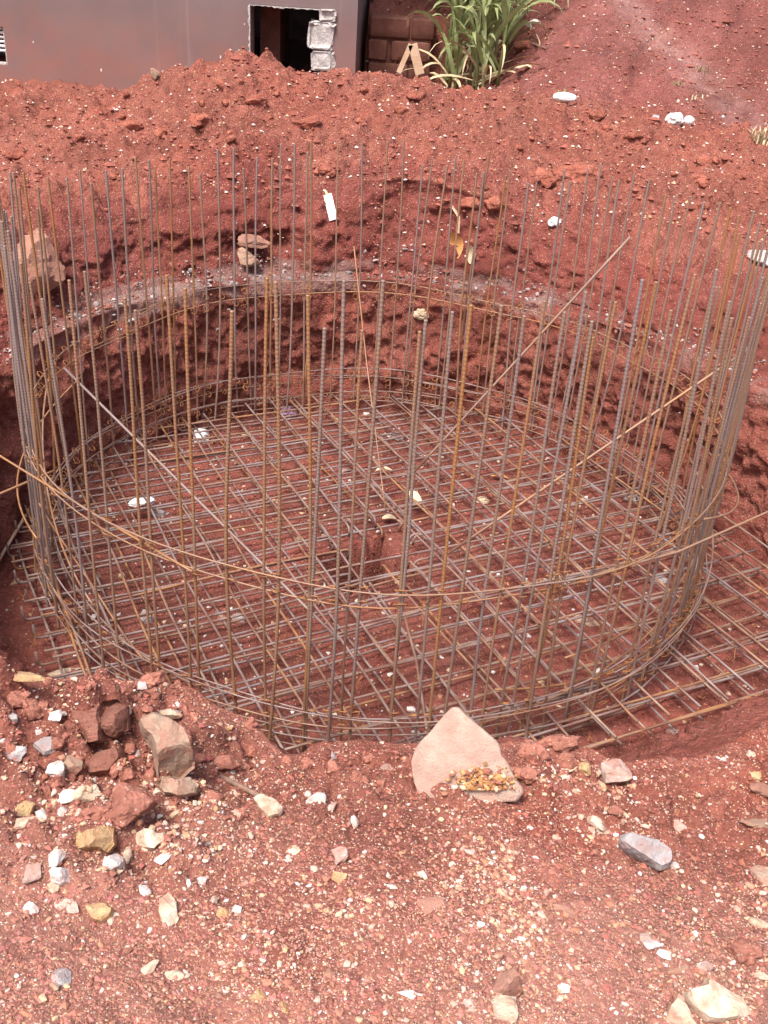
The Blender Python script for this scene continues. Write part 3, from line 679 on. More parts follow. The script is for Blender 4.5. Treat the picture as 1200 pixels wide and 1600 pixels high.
# ------------------------------------------------------------------ reinforcement cage
cage = empty('rebar_cage', (CX, CY, 0)); tag(cage, 'round cage of upright ribbed steel bars tied with hoops in the pit', 'rebar cage')
BARS = [(-136.4, 1.53), (-129.7, 1.64), (-126.4, 1.69), (-120.2, 1.65), (-118.5, 1.62), (-113.8, 1.75), (-111.4, 1.72), (-106.3, 1.68), (-101.9, 1.79), (-100.6, 1.79), (-97.2, 1.76), (-95.5, 1.67), (-93.5, 1.81), (-91.4, 1.67), (-89.6, 1.82), (-85.4, 1.68), (-84.7, 1.71), (-82.1, 1.74), (-80.2, 1.76), (-76.9, 1.76), (-74.3, 1.73), (-72.1, 1.77), (-69.3, 1.73), (-67.3, 1.79), (-65.9, 1.7), (-65.0, 1.65), (-63.4, 1.75), (-60.0, 1.81), (-58.1, 1.8), (-54.6, 1.7), (-51.7, 1.8), (-47.4, 1.8), (-46.4, 1.74), (-42.2, 1.67), (-39.8, 1.6), (-35.0, 1.57), (-30.2, 1.59),
        (-26.5, 1.72), (-23.4, 1.6), (-19.2, 1.66), (-15.8, 1.62), (-12, 1.7), (-8.3, 1.6), (-4.5, 1.66), (-1, 1.64), (2.2, 1.67),
        (5.6, 1.69), (10.3, 1.64), (14.1, 1.65), (17.0, 1.65), (21.6, 1.62), (25.6, 1.62), (29.2, 1.6), (31.7, 1.59), (35.7, 1.64), (40.0, 1.64), (42.7, 1.59), (44.7, 1.6), (47.3, 1.65), (50.2, 1.61), (53.8, 1.53), (55.4, 1.58), (61.0, 1.49), (63.0, 1.48), (67.0, 1.53), (67.7, 1.5), (71.6, 1.61), (72.3, 1.5), (74.0, 1.49), (76.5, 1.55), (78.3, 1.56), (80.0, 1.51), (83.1, 1.55), (84.9, 1.5), (89.0, 1.62), (92.3, 1.61), (97.3, 1.6), (102.2, 1.59), (107.6, 1.6), (108.7, 1.54), (111.1, 1.58), (114.0, 1.58), (115.7, 1.51), (119.0, 1.52), (121.9, 1.47), (123.9, 1.57), (127.1, 1.57), (130.8, 1.46), (133.7, 1.5), (137.9, 1.55), (141.2, 1.52), (142.8, 1.56), (145.8, 1.58), (149.2, 1.54), (153.2, 1.55), (157.3, 1.51), (160.1, 1.58), (163.9, 1.57), (169.7, 1.6),
        (173.5, 1.58), (177.2, 1.66), (180.6, 1.62), (184, 1.7), (187.5, 1.55), (191, 1.6), (194.8, 1.5), (198.2, 1.62), (202, 1.57), (205.5, 1.66), (209.3, 1.6), (213, 1.68), (216.8, 1.6), (220.3, 1.56), (175.2, 1.5), (182.4, 1.69), (189.4, 1.58), (192.6, 1.7), (196.5, 1.45), (203.4, 1.7), (207.5, 1.52), (-21.2, 1.55), (-10.4, 1.75), (-6.2, 1.5), (0.6, 1.6), (7.7, 1.58), (-28.2, 1.7), (-33, 1.7)]
def ribbed(h, r, bow, ph):
    """upright ribbed bar of height h with a mill-cut end, slightly bent"""
    p = .013; n = int(h / p); P = []; rr = []
    for i in range(n):
        for f_, q_ in ((0, .975), (.5, .975), (.62, 1.045), (.88, 1.045)):
            z_ = (i + f_) * p; t_ = z_ / h
            P.append((bow * math.sin(math.pi * t_ * 1.1) * math.cos(ph) + .3 * bow * math.sin(7 * t_ + ph), bow * math.sin(math.pi * t_ * 1.1) * math.sin(ph) + .3 * bow * math.sin(6 * t_ - ph), z_)); rr.append(r * q_)
    mb = MB(); mb.tube(P, rr, 6); return mb.mesh('ribbed_bar', True)
proto_h = 1.65; RB = .0056
rib_me = []; rib_rust = []
for i in range(9):
    me = ribbed(proto_h, RB, [.004, .010, .018][i % 3], i * 2.1); me.materials.append(M['steel']); rib_me.append(me)
    me = me.copy(); me.materials.clear(); me.materials.append(M['steel_rust']); rib_rust.append(me)
rsn = np.random.RandomState(17)
for i, (dg, ztop) in enumerate(BARS):
    a0 = rad(dg); a1 = a0 + rsn.normal(0, .014); z0 = .06 + rsn.uniform(-.02, .02)
    tp = Vector((RING * math.cos(a0), RING * math.sin(a0), ztop)); bt = Vector(((RING + rsn.normal(0, .026)) * math.cos(a1), (RING + rsn.normal(0, .026)) * math.sin(a1), z0))
    o = link('upright_bar', (rib_rust if rsn.rand() < .28 else rib_me)[rsn.randint(9)], None, cage)
    d = tp - bt; o.location = bt; o.rotation_mode = 'QUATERNION'; o.rotation_quaternion = d.to_track_quat('Z', 'Y'); kx = rsn.uniform(.85, 1.12); o.scale = (kx, kx, d.length / proto_h)
# hoops: two rings near the rim, several low down
def hoop(zc, r0, seed, gap=None, amp=.012, rad_=.0030):
    rsn = np.random.RandomState(seed); ph = rsn.uniform(0, 6, 4); P = []
    n = 130
    for i in range(n + 1):
        a = 2 * math.pi * i / n * (1.03) + ph[0]
        rr_ = r0 + amp * (math.sin(2 * a + ph[1]) + .6 * math.sin(5 * a + ph[2]) + .3 * math.sin(13 * a + ph[3])) * .7 + .010 * i / n
        P.append((rr_ * math.cos(a), rr_ * math.sin(a), zc + amp * 1.1 * math.sin(3 * a + ph[3]) + .008 * math.sin(9 * a) + .012 * i / n))
    mb = MB(); mb.tube(P, rad_, 6); return mb.build('hoop', M['steel_rust' if seed in (2,) else ('steel_dark' if zc < .5 else 'steel')], cage, True)
for zc, r0, sd_ in ((.80, 1.51, 1), (.742, 1.492, 2), (.275, 1.485, 3), (.252, 1.513, 9), (.225, 1.512, 4), (.165, 1.488, 5), (.125, 1.51, 6), (.095, 1.47, 7)): hoop(zc, r0, sd_, amp=.015)
# slack ends of binding bars at the left and right of the cage
for pts in ([(25, 655, -1.45), (35, 630, 0), (50, 606, 0)], ):
    pass
def arc_bar(a0, a1, z0, z1, r0, r1, bul):
    P = []
    for i in range(19):
        t = i / 18; a = rad(a0 + (a1 - a0) * t); rr_ = r0 + (r1 - r0) * t + bul * math.sin(math.pi * t); P.append((rr_ * math.cos(a), rr_ * math.sin(a), z0 + (z1 - z0) * t - .05 * math.sin(math.pi * t)))
    mb = MB(); mb.tube(P, .0042, 6); mb.build('binding_bar', M['steel_rust'], cage, True)
for ar in ((172, 225, .72, .30, 1.55, 1.45, -.06), (165, 212, .62, .45, 1.5, 1.53, .05), (-60, -5, .40, .30, 1.47, 1.52, -.08), (-48, 8, .20, .50, 1.46, 1.5, .06), (-35, 10, .78, .55, 1.52, 1.55, .05), (-75, -20, .12, .33, 1.42, 1.49, -.05), (190, 250, .16, .22, 1.46, 1.47, -.09), (-70, -15, .3, .14, 1.44, 1.5, -.03), (196, 236, .42, .20, 1.5, 1.44, -.1)): arc_bar(*ar)
ties = MB(); rsn = np.random.RandomState(23)
for dg, _ in BARS:
    for zc in (.80, .742, .275, .225, .125):
        if rsn.rand() < .75:
            a = rad(dg); c0 = Vector((1.5 * math.cos(a), 1.5 * math.sin(a), zc + rsn.uniform(-.01, .01))); e1 = Vector((-math.sin(a), math.cos(a), 0)); e2 = Vector((math.cos(a), math.sin(a), 0))
            q = [c0 + (e1 * math.cos(t) + e2 * math.sin(t)) * .015 + Vector((0, 0, .012 * math.sin(t + rsn.uniform(-.3, .3)))) for t in np.linspace(0, 5.5, 7)]
            q.append(q[-1] + Vector((rsn.uniform(-.02, .02), rsn.uniform(-.02, .02), rsn.uniform(-.03, .03)))); ties.tube(q, .0023, 4, False)
tag(ties.build('tie_wire', M['rust'], cage), kind='stuff')

# ------------------------------------------------------------------ reinforcement mat
mat_e = empty('rebar_mat', (CX, CY, 0), A_MAT); tag(mat_e, 'square two layer mat of crossing steel bars on the pit floor', 'rebar mat')
def span(ax, q, half=1.66):
    """inside the pit along mat axis ax (0 = u, 1 = v) at offset q"""
    t = np.linspace(-half, half, 333); u = t if ax == 0 else np.full_like(t, q); v = np.full_like(t, q) if ax == 0 else t
    th = np.arctan2(v, u) + A_MAT; ok = np.hypot(u, v) < r_floor(th) - .035
    if not ok.any(): return None
    ok &= u > -1.60
    if not ok.any(): return None
    i = np.where(ok)[0]; return t[i[0]], t[i[-1]]
rsn = np.random.RandomState(31); mties = MB()
SU, SV = -.028, -.150       # sump centre in the mat's axes
def mat_bar(ax, q, z, name='mat_bar'):
    s = span(ax, q)
    if s is None or s[1] - s[0] < .25: return
    a, b = s[0] + rsn.uniform(0, .05), s[1] - rsn.uniform(0, .05)
    segs = [(a, b)]
    ctr, off = (SU, SV) if ax == 0 else (SV, SU)
    if abs(q - off) < .195 and not (ax == 0 and q < off - .10 and z > .09): segs = [(a, ctr - .185 + rsn.uniform(-.03, .04)), (ctr + .195 + rsn.uniform(-.03, .03), b)]
    skew = rsn.normal(0, .007)
    for j, (s0, s1) in enumerate(segs):
        n = 13; P = []; ph = rsn.uniform(0, 6)
        for i in range(n):
            t = s0 + (s1 - s0) * i / (n - 1); o_ = q + skew * t + .004 * math.sin(t * 3 + ph); zz = z + .007 * math.sin(t * 2.2 + ph)
            o_ += .006 * math.sin(t * 5.3 + ph * 2); P.append((t, o_, zz) if ax == 0 else (o_, t, zz))
        def hookend(p, dirn, up):
            e = Vector(p); d = Vector((dirn, 0, 0)) if ax == 0 else Vector((0, dirn, 0))
            return [tuple(e + d * .012 + Vector((0, 0, .006 * up))), tuple(e + d * .02 + Vector((0, 0, .02 * up))), tuple(e + d * .021 + Vector((0, 0, (.05 if up < 0 else .07) * up)))]
        if len(segs) == 2:
            if j == 0: P += hookend(P[-1], 1, -1)
            else: P = hookend(P[0], -1, -1)[::-1] + P
        if ax == 0 and z < .09 and j == 0: P = hookend(P[0], -1, 1)[::-1] + P
        if ax == 1 and z > .09 and j == len(segs) - 1 and rsn.rand() < .7: P += hookend(P[-1], 1, -1)
        mb = MB(); mb.tube(P, .0054, 6); mb.build(name, M['steel_dark'], mat_e, True)
off_lo = .035
for i in range(25):
    q = -1.66 + i * .1375
    mat_bar(0, q + rsn.normal(0, .006), .118); mat_bar(1, q + .05 + rsn.normal(0, .006), .129)
    mat_bar(0, q + .066 + rsn.normal(0, .010), .045); mat_bar(1, q + .117 + rsn.normal(0, .010), .056)
    # doubled bars lie beside some of them
    if rsn.rand() < .35: mat_bar(0, q + .013 + rsn.normal(0, .002), .119)
    if rsn.rand() < .3: mat_bar(1, q + .05 + .014, .130)
for i in range(520):
    q = rsn.randint(0, 25); p = rsn.randint(0, 25); u = -1.66 + .1375 * p + .05; v = -1.66 + .1375 * q
    if math.hypot(u, v) > r_floor(np.array([math.atan2(v, u) + A_MAT]))[0] - .06 or max(abs(u - SU), abs(v - SV)) < .16: continue
    z = .124 if rsn.rand() < .7 else .05
    c0 = Vector((u, v, z)); Q = [c0 + Vector((.012 * math.cos(t), .012 * math.sin(t), .009 * math.sin(2 * t))) for t in np.linspace(0, 5.2, 6)]
    Q.append(Q[-1] + Vector((rsn.uniform(-.03, .03), rsn.uniform(-.03, .03), rsn.uniform(-.05, .02)))); mties.tube(Q, .0018, 4, False)
tag(mties.build('tie_wire', M['rust'], mat_e), kind='stuff')

# loose bars leaning in and out of the cage
def loose(name, pts, r, label, m='steel', cat='rebar'):
    base = Vector(pts[-1]); mb = MB(); P = [Vector(p) - base for p in pts]
    Q = []
    for a, b in zip(P[:-1], P[1:]): Q += [a + (b - a) * t for t in np.linspace(0, 1, 8, False)]
    Q.append(P[-1]); mb.tube(Q, r, 6); o = mb.build(name, M[m], None, True, base); return tag(o, label, cat)
loose('loose_bar', [on_y(100, 575, 4.35), on_z(530, 1000, .15)], .0062, 'long grey bar slanting down across the left half of the cage to the mat')
loose('loose_bar', [on_y(985, 370, 4.9), on_z(640, 745, .15)], .0062, 'slanting grey bar leaning from the far right rim into the cage, tip pointing up')
loose('loose_bar', [on_y(1182, 537, 4.35), on_z(700, 865, .15)], .0062, 'slanting grey bar passing from the far right bank down through the right uprights')
loose('loose_rod', [on_y(553, 385, 5.25), on_y(572, 560, 4.95), on_z(602, 795, .14)], .0036, 'thin pale rod leaning in the middle of the cage above the sump', cat='rod')
loose('loose_bar', [on_z(632, 963, .16), on_z(650, 1030, .15), on_z(667, 1140, .14)], .0058, 'short bar lying on the mat just behind the big pointed stone', 'steel')
loose('loose_bar', [on_z(1215, 793, .76), on_z(1060, 862, .755), on_z(890, 908, .75)], .0046, 'rusty straight bar tied to the near hoop and sticking out to the right', 'steel_rust')
loose('loose_bar', [on_z(-25, 697, .76), on_z(150, 805, .765), on_z(300, 893, .765)], .0044, 'rusty straight bar tied to the near hoop and sticking out to the left', 'steel_rust')
loose('loose_bar', [on_z(-20, 780, .58), on_z(85, 735, .60)], .0052, 'short rusty bar end poking out at the left edge of the cage', 'steel_rust')
p0, _ = hit(-6, 893); p1, _ = hit(55, 797)
loose('stick', [p0 + Vector((0, 0, .03)), p1 + Vector((0, 0, .05))], .008, 'pale bare stick on the pit floor outside the left of the cage', 'wood', 'stick')

# ------------------------------------------------------------------ stones
def img_yaw(px, py, ang, p):
    """world yaw of an image direction at a ground point"""
    a = rad(ang); q = on_z(px + 40 * math.cos(a), py + 40 * math.sin(a), p.z); c = on_z(px, py, p.z); d = q - c; return math.atan2(d.y, d.x)
SEED = [100]
def stone(px, py, wpx, hpx, m, label, ang=0, flat=.7, name='stone', sub=3, cuts=13, group=None, clod=False, sink=.32, cat=None, tilt=None, boxy=False):
    """stone centred at a photo pixel, standing on the ground there; wpx along `ang`, hpx across"""
    SEED[0] += 1; s = SEED[0]
    p, t = hit(px, py + hpx * .25); k = t / F_PX
    W = wpx * k * 1.14; Hh = hpx * k * 1.14; sub = 4 if (wpx > 34 and not clod) else sub
    dz = Hh * flat; dy = Hh * (1.0 + .25 * (1 - flat)) * 1.0
    me = clod_mesh(name, s, (W, dy, dz), 4 if wpx > 30 else sub, (.42, .175, .13) if p.y < 2.6 else (.33, .11, .077)) if clod else rock_mesh(name, s, (W, dy, dz), sub, cuts, boxy=boxy)
    o = link(name, me, M[m]); o.location = (p.x, p.y, p.z + dz * (.5 - sink)); rr_ = random.Random(s)
    tl = tilt if tilt else (rr_.uniform(-.15, .15), rr_.uniform(-.15, .15))
    o.rotation_euler = (tl[0], tl[1], img_yaw(px, py, ang, p))
    tag(o, label, cat or ('clod' if clod else 'stone'), group); return o

# the big pointed slab at the rim
def slab():
    p, t = hit(722, 1236); k = t / F_PX
    out = [(640, 1188), (648, 1172), (672, 1140), (692, 1118), (706, 1105), (716, 1105), (738, 1126), (764, 1150), (779, 1163), (782, 1180), (797, 1205), (815, 1235), (806, 1252), (730, 1262), (655, 1243), (643, 1222)]
    # the slab's face leans back: a tilted plane through its foot
    nrm = Vector((-.10, -.80, .58)).normalized()
    pts = []
    for (a, b) in out:
        d = Vector(ray(a, b)); cc = Vector((0, 0, CAM_H)); tt = (p - cc).dot(nrm) / d.dot(nrm); pts.append(cc + d * tt)
    c = sum(pts, Vector()) / len(pts)
    bm = bmesh.new(); th = .085; fr_ = []; bk_ = []
    for q in pts:
        fr_.append(bm.verts.new(q - c)); bk_.append(bm.verts.new((q - c) * .90 - nrm * th))
    bm.faces.new(fr_); bm.faces.new(bk_[::-1]); n = len(pts)
    for i in range(n): bm.faces.new((fr_[i], bk_[i], bk_[(i + 1) % n], fr_[(i + 1) % n]))
    bmesh.ops.recalc_face_normals(bm, faces=bm.faces[:])
    bmesh.ops.bevel(bm, geom=[e for e in bm.edges], offset=.006, segments=2, affect='EDGES', profile=.6)
    bmesh.ops.triangulate(bm, faces=bm.faces[:])
    bmesh.ops.subdivide_edges(bm, edges=[e for e in bm.edges if e.calc_length() > .03], cuts=2, use_grid_fill=True)
    bmesh.ops.triangulate(bm, faces=bm.faces[:])
    bm.verts.ensure_lookup_table(); cc = np.array([v.co[:] for v in bm.verts])
    dn = .007 * fbm(cc[:, 0] * 14, cc[:, 1] * 14, cc[:, 2] * 14, 7, 3)
    bm.normal_update()
    for v, d in zip(bm.verts, dn): v.co += v.normal * float(d)
    me = bpy.data.meshes.new('pointed_slab'); bm.to_mesh(me); bm.free()
    me.polygons.foreach_set('use_smooth', [True] * len(me.polygons))
    o = link('pointed_slab', me, M['slab'], None, c); tag(o, 'big pointed pinkish tan slab standing at the near rim of the pit', 'stone')
    return o, p, nrm
sl_o, sl_p, sl_n = slab()
# ochre crumbs heaped against its foot
n = 420; rs = np.random.RandomState(9); P = []
for i in range(n):
    a, b = rs.normal(760, 20), rs.normal(1219, 9); b = min(b, 1232)
    d = Vector(ray(a, b)); cc = Vector((0, 0, CAM_H)); tt = (sl_p - cc).dot(sl_n) / d.dot(sl_n); P.append(cc + d * tt + sl_n * rs.uniform(.002, .014))
P = np.array(P); ci = np.array([(.42, .21, .09)]) * rs.uniform(.6, 1.35, (n, 1)); ci[rs.rand(n) < .2] = (.52, .40, .28); ci[rs.rand(n) < .2] = (.28, .11, .08)
tag(scatter('ochre_crumbs', P, np.clip(.004 * np.exp(rs.normal(0, .45, n)), .0018, .010), ci, 1, 9), 'small heap of ochre crumbs against the foot of the pointed slab', 'crumbs', kind='stuff')

ST = [  # px, py, w, h, material, label, angle, flatness
 (1013, 1331, 84, 34, 'grey', 'long grey jagged stone lying aslant right of centre in the foreground', 32, .9, 1),
 (1037, 1350, 20, 20, 'ochre', 'small orange pebble against the lower end of the long grey stone', 0, .8),
 (1055, 1353, 16, 10, 'white', 'white chip beside the lower end of the long grey stone', 55, .7),
 (964, 1204, 44, 38, 'pink', 'cream and pink angular stone on the near rim right of the pointed slab', 0, .95),
 (931, 1285, 28, 24, 'cream', 'blocky cream stone below the cream and pink angular stone', 10, .8),
 (1057, 1290, 28, 20, 'pink', 'pinkish grey stone right of the blocky cream stone', 35, .7),
 (1190, 1230, 36, 24, 'brown', 'rounded brown stone at the right edge below the pit', 10, .8),
 (1186, 1283, 48, 28, 'tan', 'flat tan stone at the right edge below the rounded brown stone', -10, .5),
 (1192, 1364, 40, 34, 'tan', 'sloping tan slab at the right edge level with the long grey stone', -35, .5),
 (1128, 1566, 104, 50, 'cream', 'largest cream angular stone in the lower right corner', 8, .75),
 (1062, 1588, 50, 40, 'cream', 'second cream stone left of the largest one in the corner', 50, .8),
 (790, 1578, 36, 50, 'cream', 'squarish cream stone at the bottom edge right of centre', 0, .5, 1),
 (795, 1534, 40, 40, 'brown', 'brown cobble just above the squarish cream stone', 0, .7),
 (641, 1553, 36, 15, 'white', 'flat white oblong stone at the bottom centre', 2, .6),
 (672, 1412, 42, 28, 'brown', 'flat brown stone half buried in the middle of the gravel', -5, .3),
 (882, 1421, 36, 18, 'brown', 'faint brown stone nearly buried right of the flat brown stone', 25, .25),
 (879, 1542, 22, 13, 'white', 'white lump between the brown cobble and the corner stones', 5, .7),
 (1020, 1473, 28, 17, 'white', 'white broken chip above the largest corner stone', 0, .7),
 (1036, 1489, 24, 14, 'white', 'lower white chip touching the white broken chip', 20, .7),
 (1010, 1465, 20, 16, 'pink', 'pinkish lump at the left of the two white chips', 0, .7),
 (1054, 1512, 40, 12, 'tan', 'thin tan splinter above the second cream corner stone', -12, .5),
 (1102, 1510, 26, 16, 'pink', 'small pinkish stone above the largest corner stone', 0, .8),
 (1186, 1524, 34, 12, 'cream', 'flat cream chip at the right edge near the bottom', 4, .5),
 (1183, 1440, 34, 20, 'cream', 'cream lump at the right edge above the earth clod', 0, .7),
 (139, 1309, 72, 38, 'ochre', 'largest ochre stone on the left of the foreground', -5, .8),
 (231, 1312, 52, 30, 'cream', 'cream stone right of the largest ochre stone', 5, .8),
 (177, 1346, 30, 26, 'white', 'square white stone below the largest ochre stone', 0, .7, 1),
 (93, 1365, 36, 30, 'white', 'bright white blocky stone left of the square white one', 5, .8),
 (88, 1340, 24, 26, 'white', 'white chip resting behind the bright white blocky stone', 0, .8),
 (50, 1362, 34, 26, 'pink', 'pinkish stone left of the bright white blocky stone', -30, .8),
 (155, 1424, 42, 30, 'ochre', 'pale ochre stone below the white ones on the left', 5, .8),
 (105, 1413, 42, 18, 'pink', 'flat pinkish grey stone left of the pale ochre stone', 25, .6),
 (262, 1424, 28, 56, 'cream', 'tall oval cream stone lying flat left of centre', 0, .4),
 (222, 1388, 30, 20, 'white', 'split white stone above the tall oval cream stone', 10, .7),
 (78, 1385, 26, 18, 'cream', 'cream lump below the bright white blocky stone', 0, .8),
 (48, 1418, 24, 18, 'white', 'white pebble at the left below the pinkish stone', 0, .8),
 (83, 1166, 58, 24, 'grey', 'flat grey slab on top of the left heap', 3, .7, 1),
 (16, 1176, 46, 30, 'grey', 'smooth grey slab at the left edge of the heap', -8, .7),
 (275, 1228, 62, 30, 'tan', 'long rounded tan stone at the foot of the left heap', 5, .85),
 (420, 1260, 48, 32, 'cream', 'cream stone at the end of the buried stick', 25, .7),
 (493, 1246, 30, 18, 'white', 'white angular stone right of the buried stick', -8, .8),
 (514, 1261, 30, 12, 'pink', 'narrow pinkish stone beside the white angular stone', -25, .7),
 (554, 1284, 12, 18, 'white', 'small upright white stone below the near rim', 0, .9),
 (262, 1163, 82, 84, 'tan', 'largest tan block with a flat worn face in the left heap', 20, .62, 1),
 (135, 1128, 48, 62, 'redrock', 'upright red block left of the crack in the left heap', 5, 1.0, 1),
 (180, 1124, 42, 56, 'redrock', 'upright red block right of the crack in the left heap', -5, 1.0, 1),
 (157, 1190, 64, 40, 'redrock', 'sloping red stone below the two upright red blocks', 10, .8),
 (87, 1202, 28, 26, 'white', 'white stone on the left heap below the flat grey slab', -20, .8),
 (110, 1196, 26, 34, 'tan', 'tan stone leaning on the white stone of the left heap', 40, .9),
 (140, 1236, 44, 28, 'cream', 'yellow cream stone low on the left heap', 10, .8),
 (168, 1257, 30, 22, 'white', 'white angular stone below the yellow cream stone', -25, .8),
 (108, 1240, 30, 20, 'white', 'white flat stone left of the yellow cream stone', -25, .6),
 (36, 1264, 36, 24, 'ochre', 'pale ochre stone at the left edge above a flat one', -20, .7),
 (40, 1283, 36, 18, 'cream', 'flat yellowish stone at the left edge', -12, .6),
 (68, 1273, 24, 24, 'white', 'greyish white stone right of the flat yellowish stone', 0, .8),
 (101, 1264, 18, 20, 'white', 'small white stone above the largest ochre stone', 40, .8),
 (194, 1110, 24, 20, 'cream', 'cream stone beside the top of the cracked red blocks', 0, .8),
 (268, 1110, 34, 22, 'cream', 'cream stone on the heap above the largest tan block', 10, .7),
 (224, 1071, 18, 20, 'white', 'white stone near the rim at the top of the left heap', 20, .9),
 (95, 1048, 62, 14, 'cream', 'long flat cream stone on the crest of the left heap', -6, .6),
 (28, 1053, 66, 18, 'ochre', 'yellowish ledge of stone at the left end of the heap crest', 3, .6),
 (60, 1060, 22, 13, 'ochre', 'small yellow stone right of the yellowish ledge', 0, .7),
 (88, 1113, 20, 20, 'white', 'white stone left of the cracked red blocks', 10, .9),
 (20, 1118, 22, 18, 'grey', 'small grey stone at the left of the heap under its crest', 10, .8),
 (212, 1176, 14, 14, 'white', 'bright white pebble on the face of the left heap', 30, .8),
 (95, 1522, 32, 26, 'grey', 'grey stone near the lower left corner', 10, .6),
 (86, 1538, 20, 14, 'tan', 'tan pebble leaning on the grey stone in the lower left', 20, .6),
 (236, 1511, 28, 18, 'cream', 'left one of two pale cream stones near the bottom', -25, .7),
 (270, 1522, 32, 15, 'cream', 'right one of two pale cream stones near the bottom', -8, .6),
 (343, 1525, 18, 11, 'cream', 'small cream chip right of the two pale cream stones', 5, .6),
 (315, 1433, 14, 11, 'cream', 'small cream stone right of the tall oval one', 40, .8),
 (346, 1425, 20, 16, 'ochre', 'small yellow stone right of the tall oval cream stone', 0, .8),
 (370, 1420, 14, 12, 'white', 'small white pebble right of the small yellow stone', 0, .8),
 (315, 1374, 16, 14, 'white', 'white pebble on bare gravel left of centre', -30, .8),
 (258, 1338, 30, 16, 'white', 'low white stone right of the square white stone', -20, .7),
 (200, 1335, 15, 22, 'cream', 'slim cream stone between the square white stone and its neighbour', 10, .9),
 (530, 1334, 30, 26, 'pink', 'pinkish cream stone in the gravel below the pointed slab', -20, .7),
 (530, 1370, 22, 18, 'ochre', 'crumbly yellow stone in the gravel below the pinkish cream stone', 0, .7),
 (462, 1328, 22, 16, 'cream', 'pale pair of lumps in the gravel left of the pinkish cream stone', 20, .7),
 (405, 1553, 34, 22, 'ochre', 'crumbly ochre lump at the bottom left of centre', 25, .6),
 (440, 1571, 26, 16, 'ochre', 'smaller ochre lump right of the crumbly ochre one', 20, .6),
 (733, 1567, 26, 18, 'pink', 'pinkish pebble left of the squarish cream stone', 40, .7),
 (775, 1548, 20, 14, 'tan', 'tan pebble left of the brown cobble', 0, .6),
 (751, 1445, 13, 13, 'white', 'round white pebble alone in the middle right gravel', 0, .9),
 (612, 1386, 20, 12, 'white', 'white pebble left of the flat brown stone', 0, .8),
 (865, 1308, 22, 14, 'cream', 'cream splinter left of the long grey stone', 35, .7),
 (890, 1196, 34, 20, 'cream', 'cream flat stone between the slab and the angular stone', -20, .7),
 (915, 1196, 22, 18, 'ochre', 'yellowish crumbling stone beside the flat cream one', 30, .7),
 (886, 1214, 16, 11, 'white', 'small white chip in front of the flat cream stone', 0, .7),
 (1172, 1176, 14, 14, 'cream', 'small cream stone on bare soil near the right edge', 0, .8),
 (1180, 1210, 20, 14, 'ochre', 'yellow stone above the rounded brown stone', 0, .8),
 (1128, 1185, 12, 10, 'white', 'small white stone on the dark red soil by the right rim', 0, .8),
 (605, 1196, 24, 16, 'pink', 'narrow pink stone just left of the pointed slab', -50, .7),
 (520, 1180, 12, 14, 'grey', 'small grey stone on the rim left of the pointed slab', 20, .8),
]
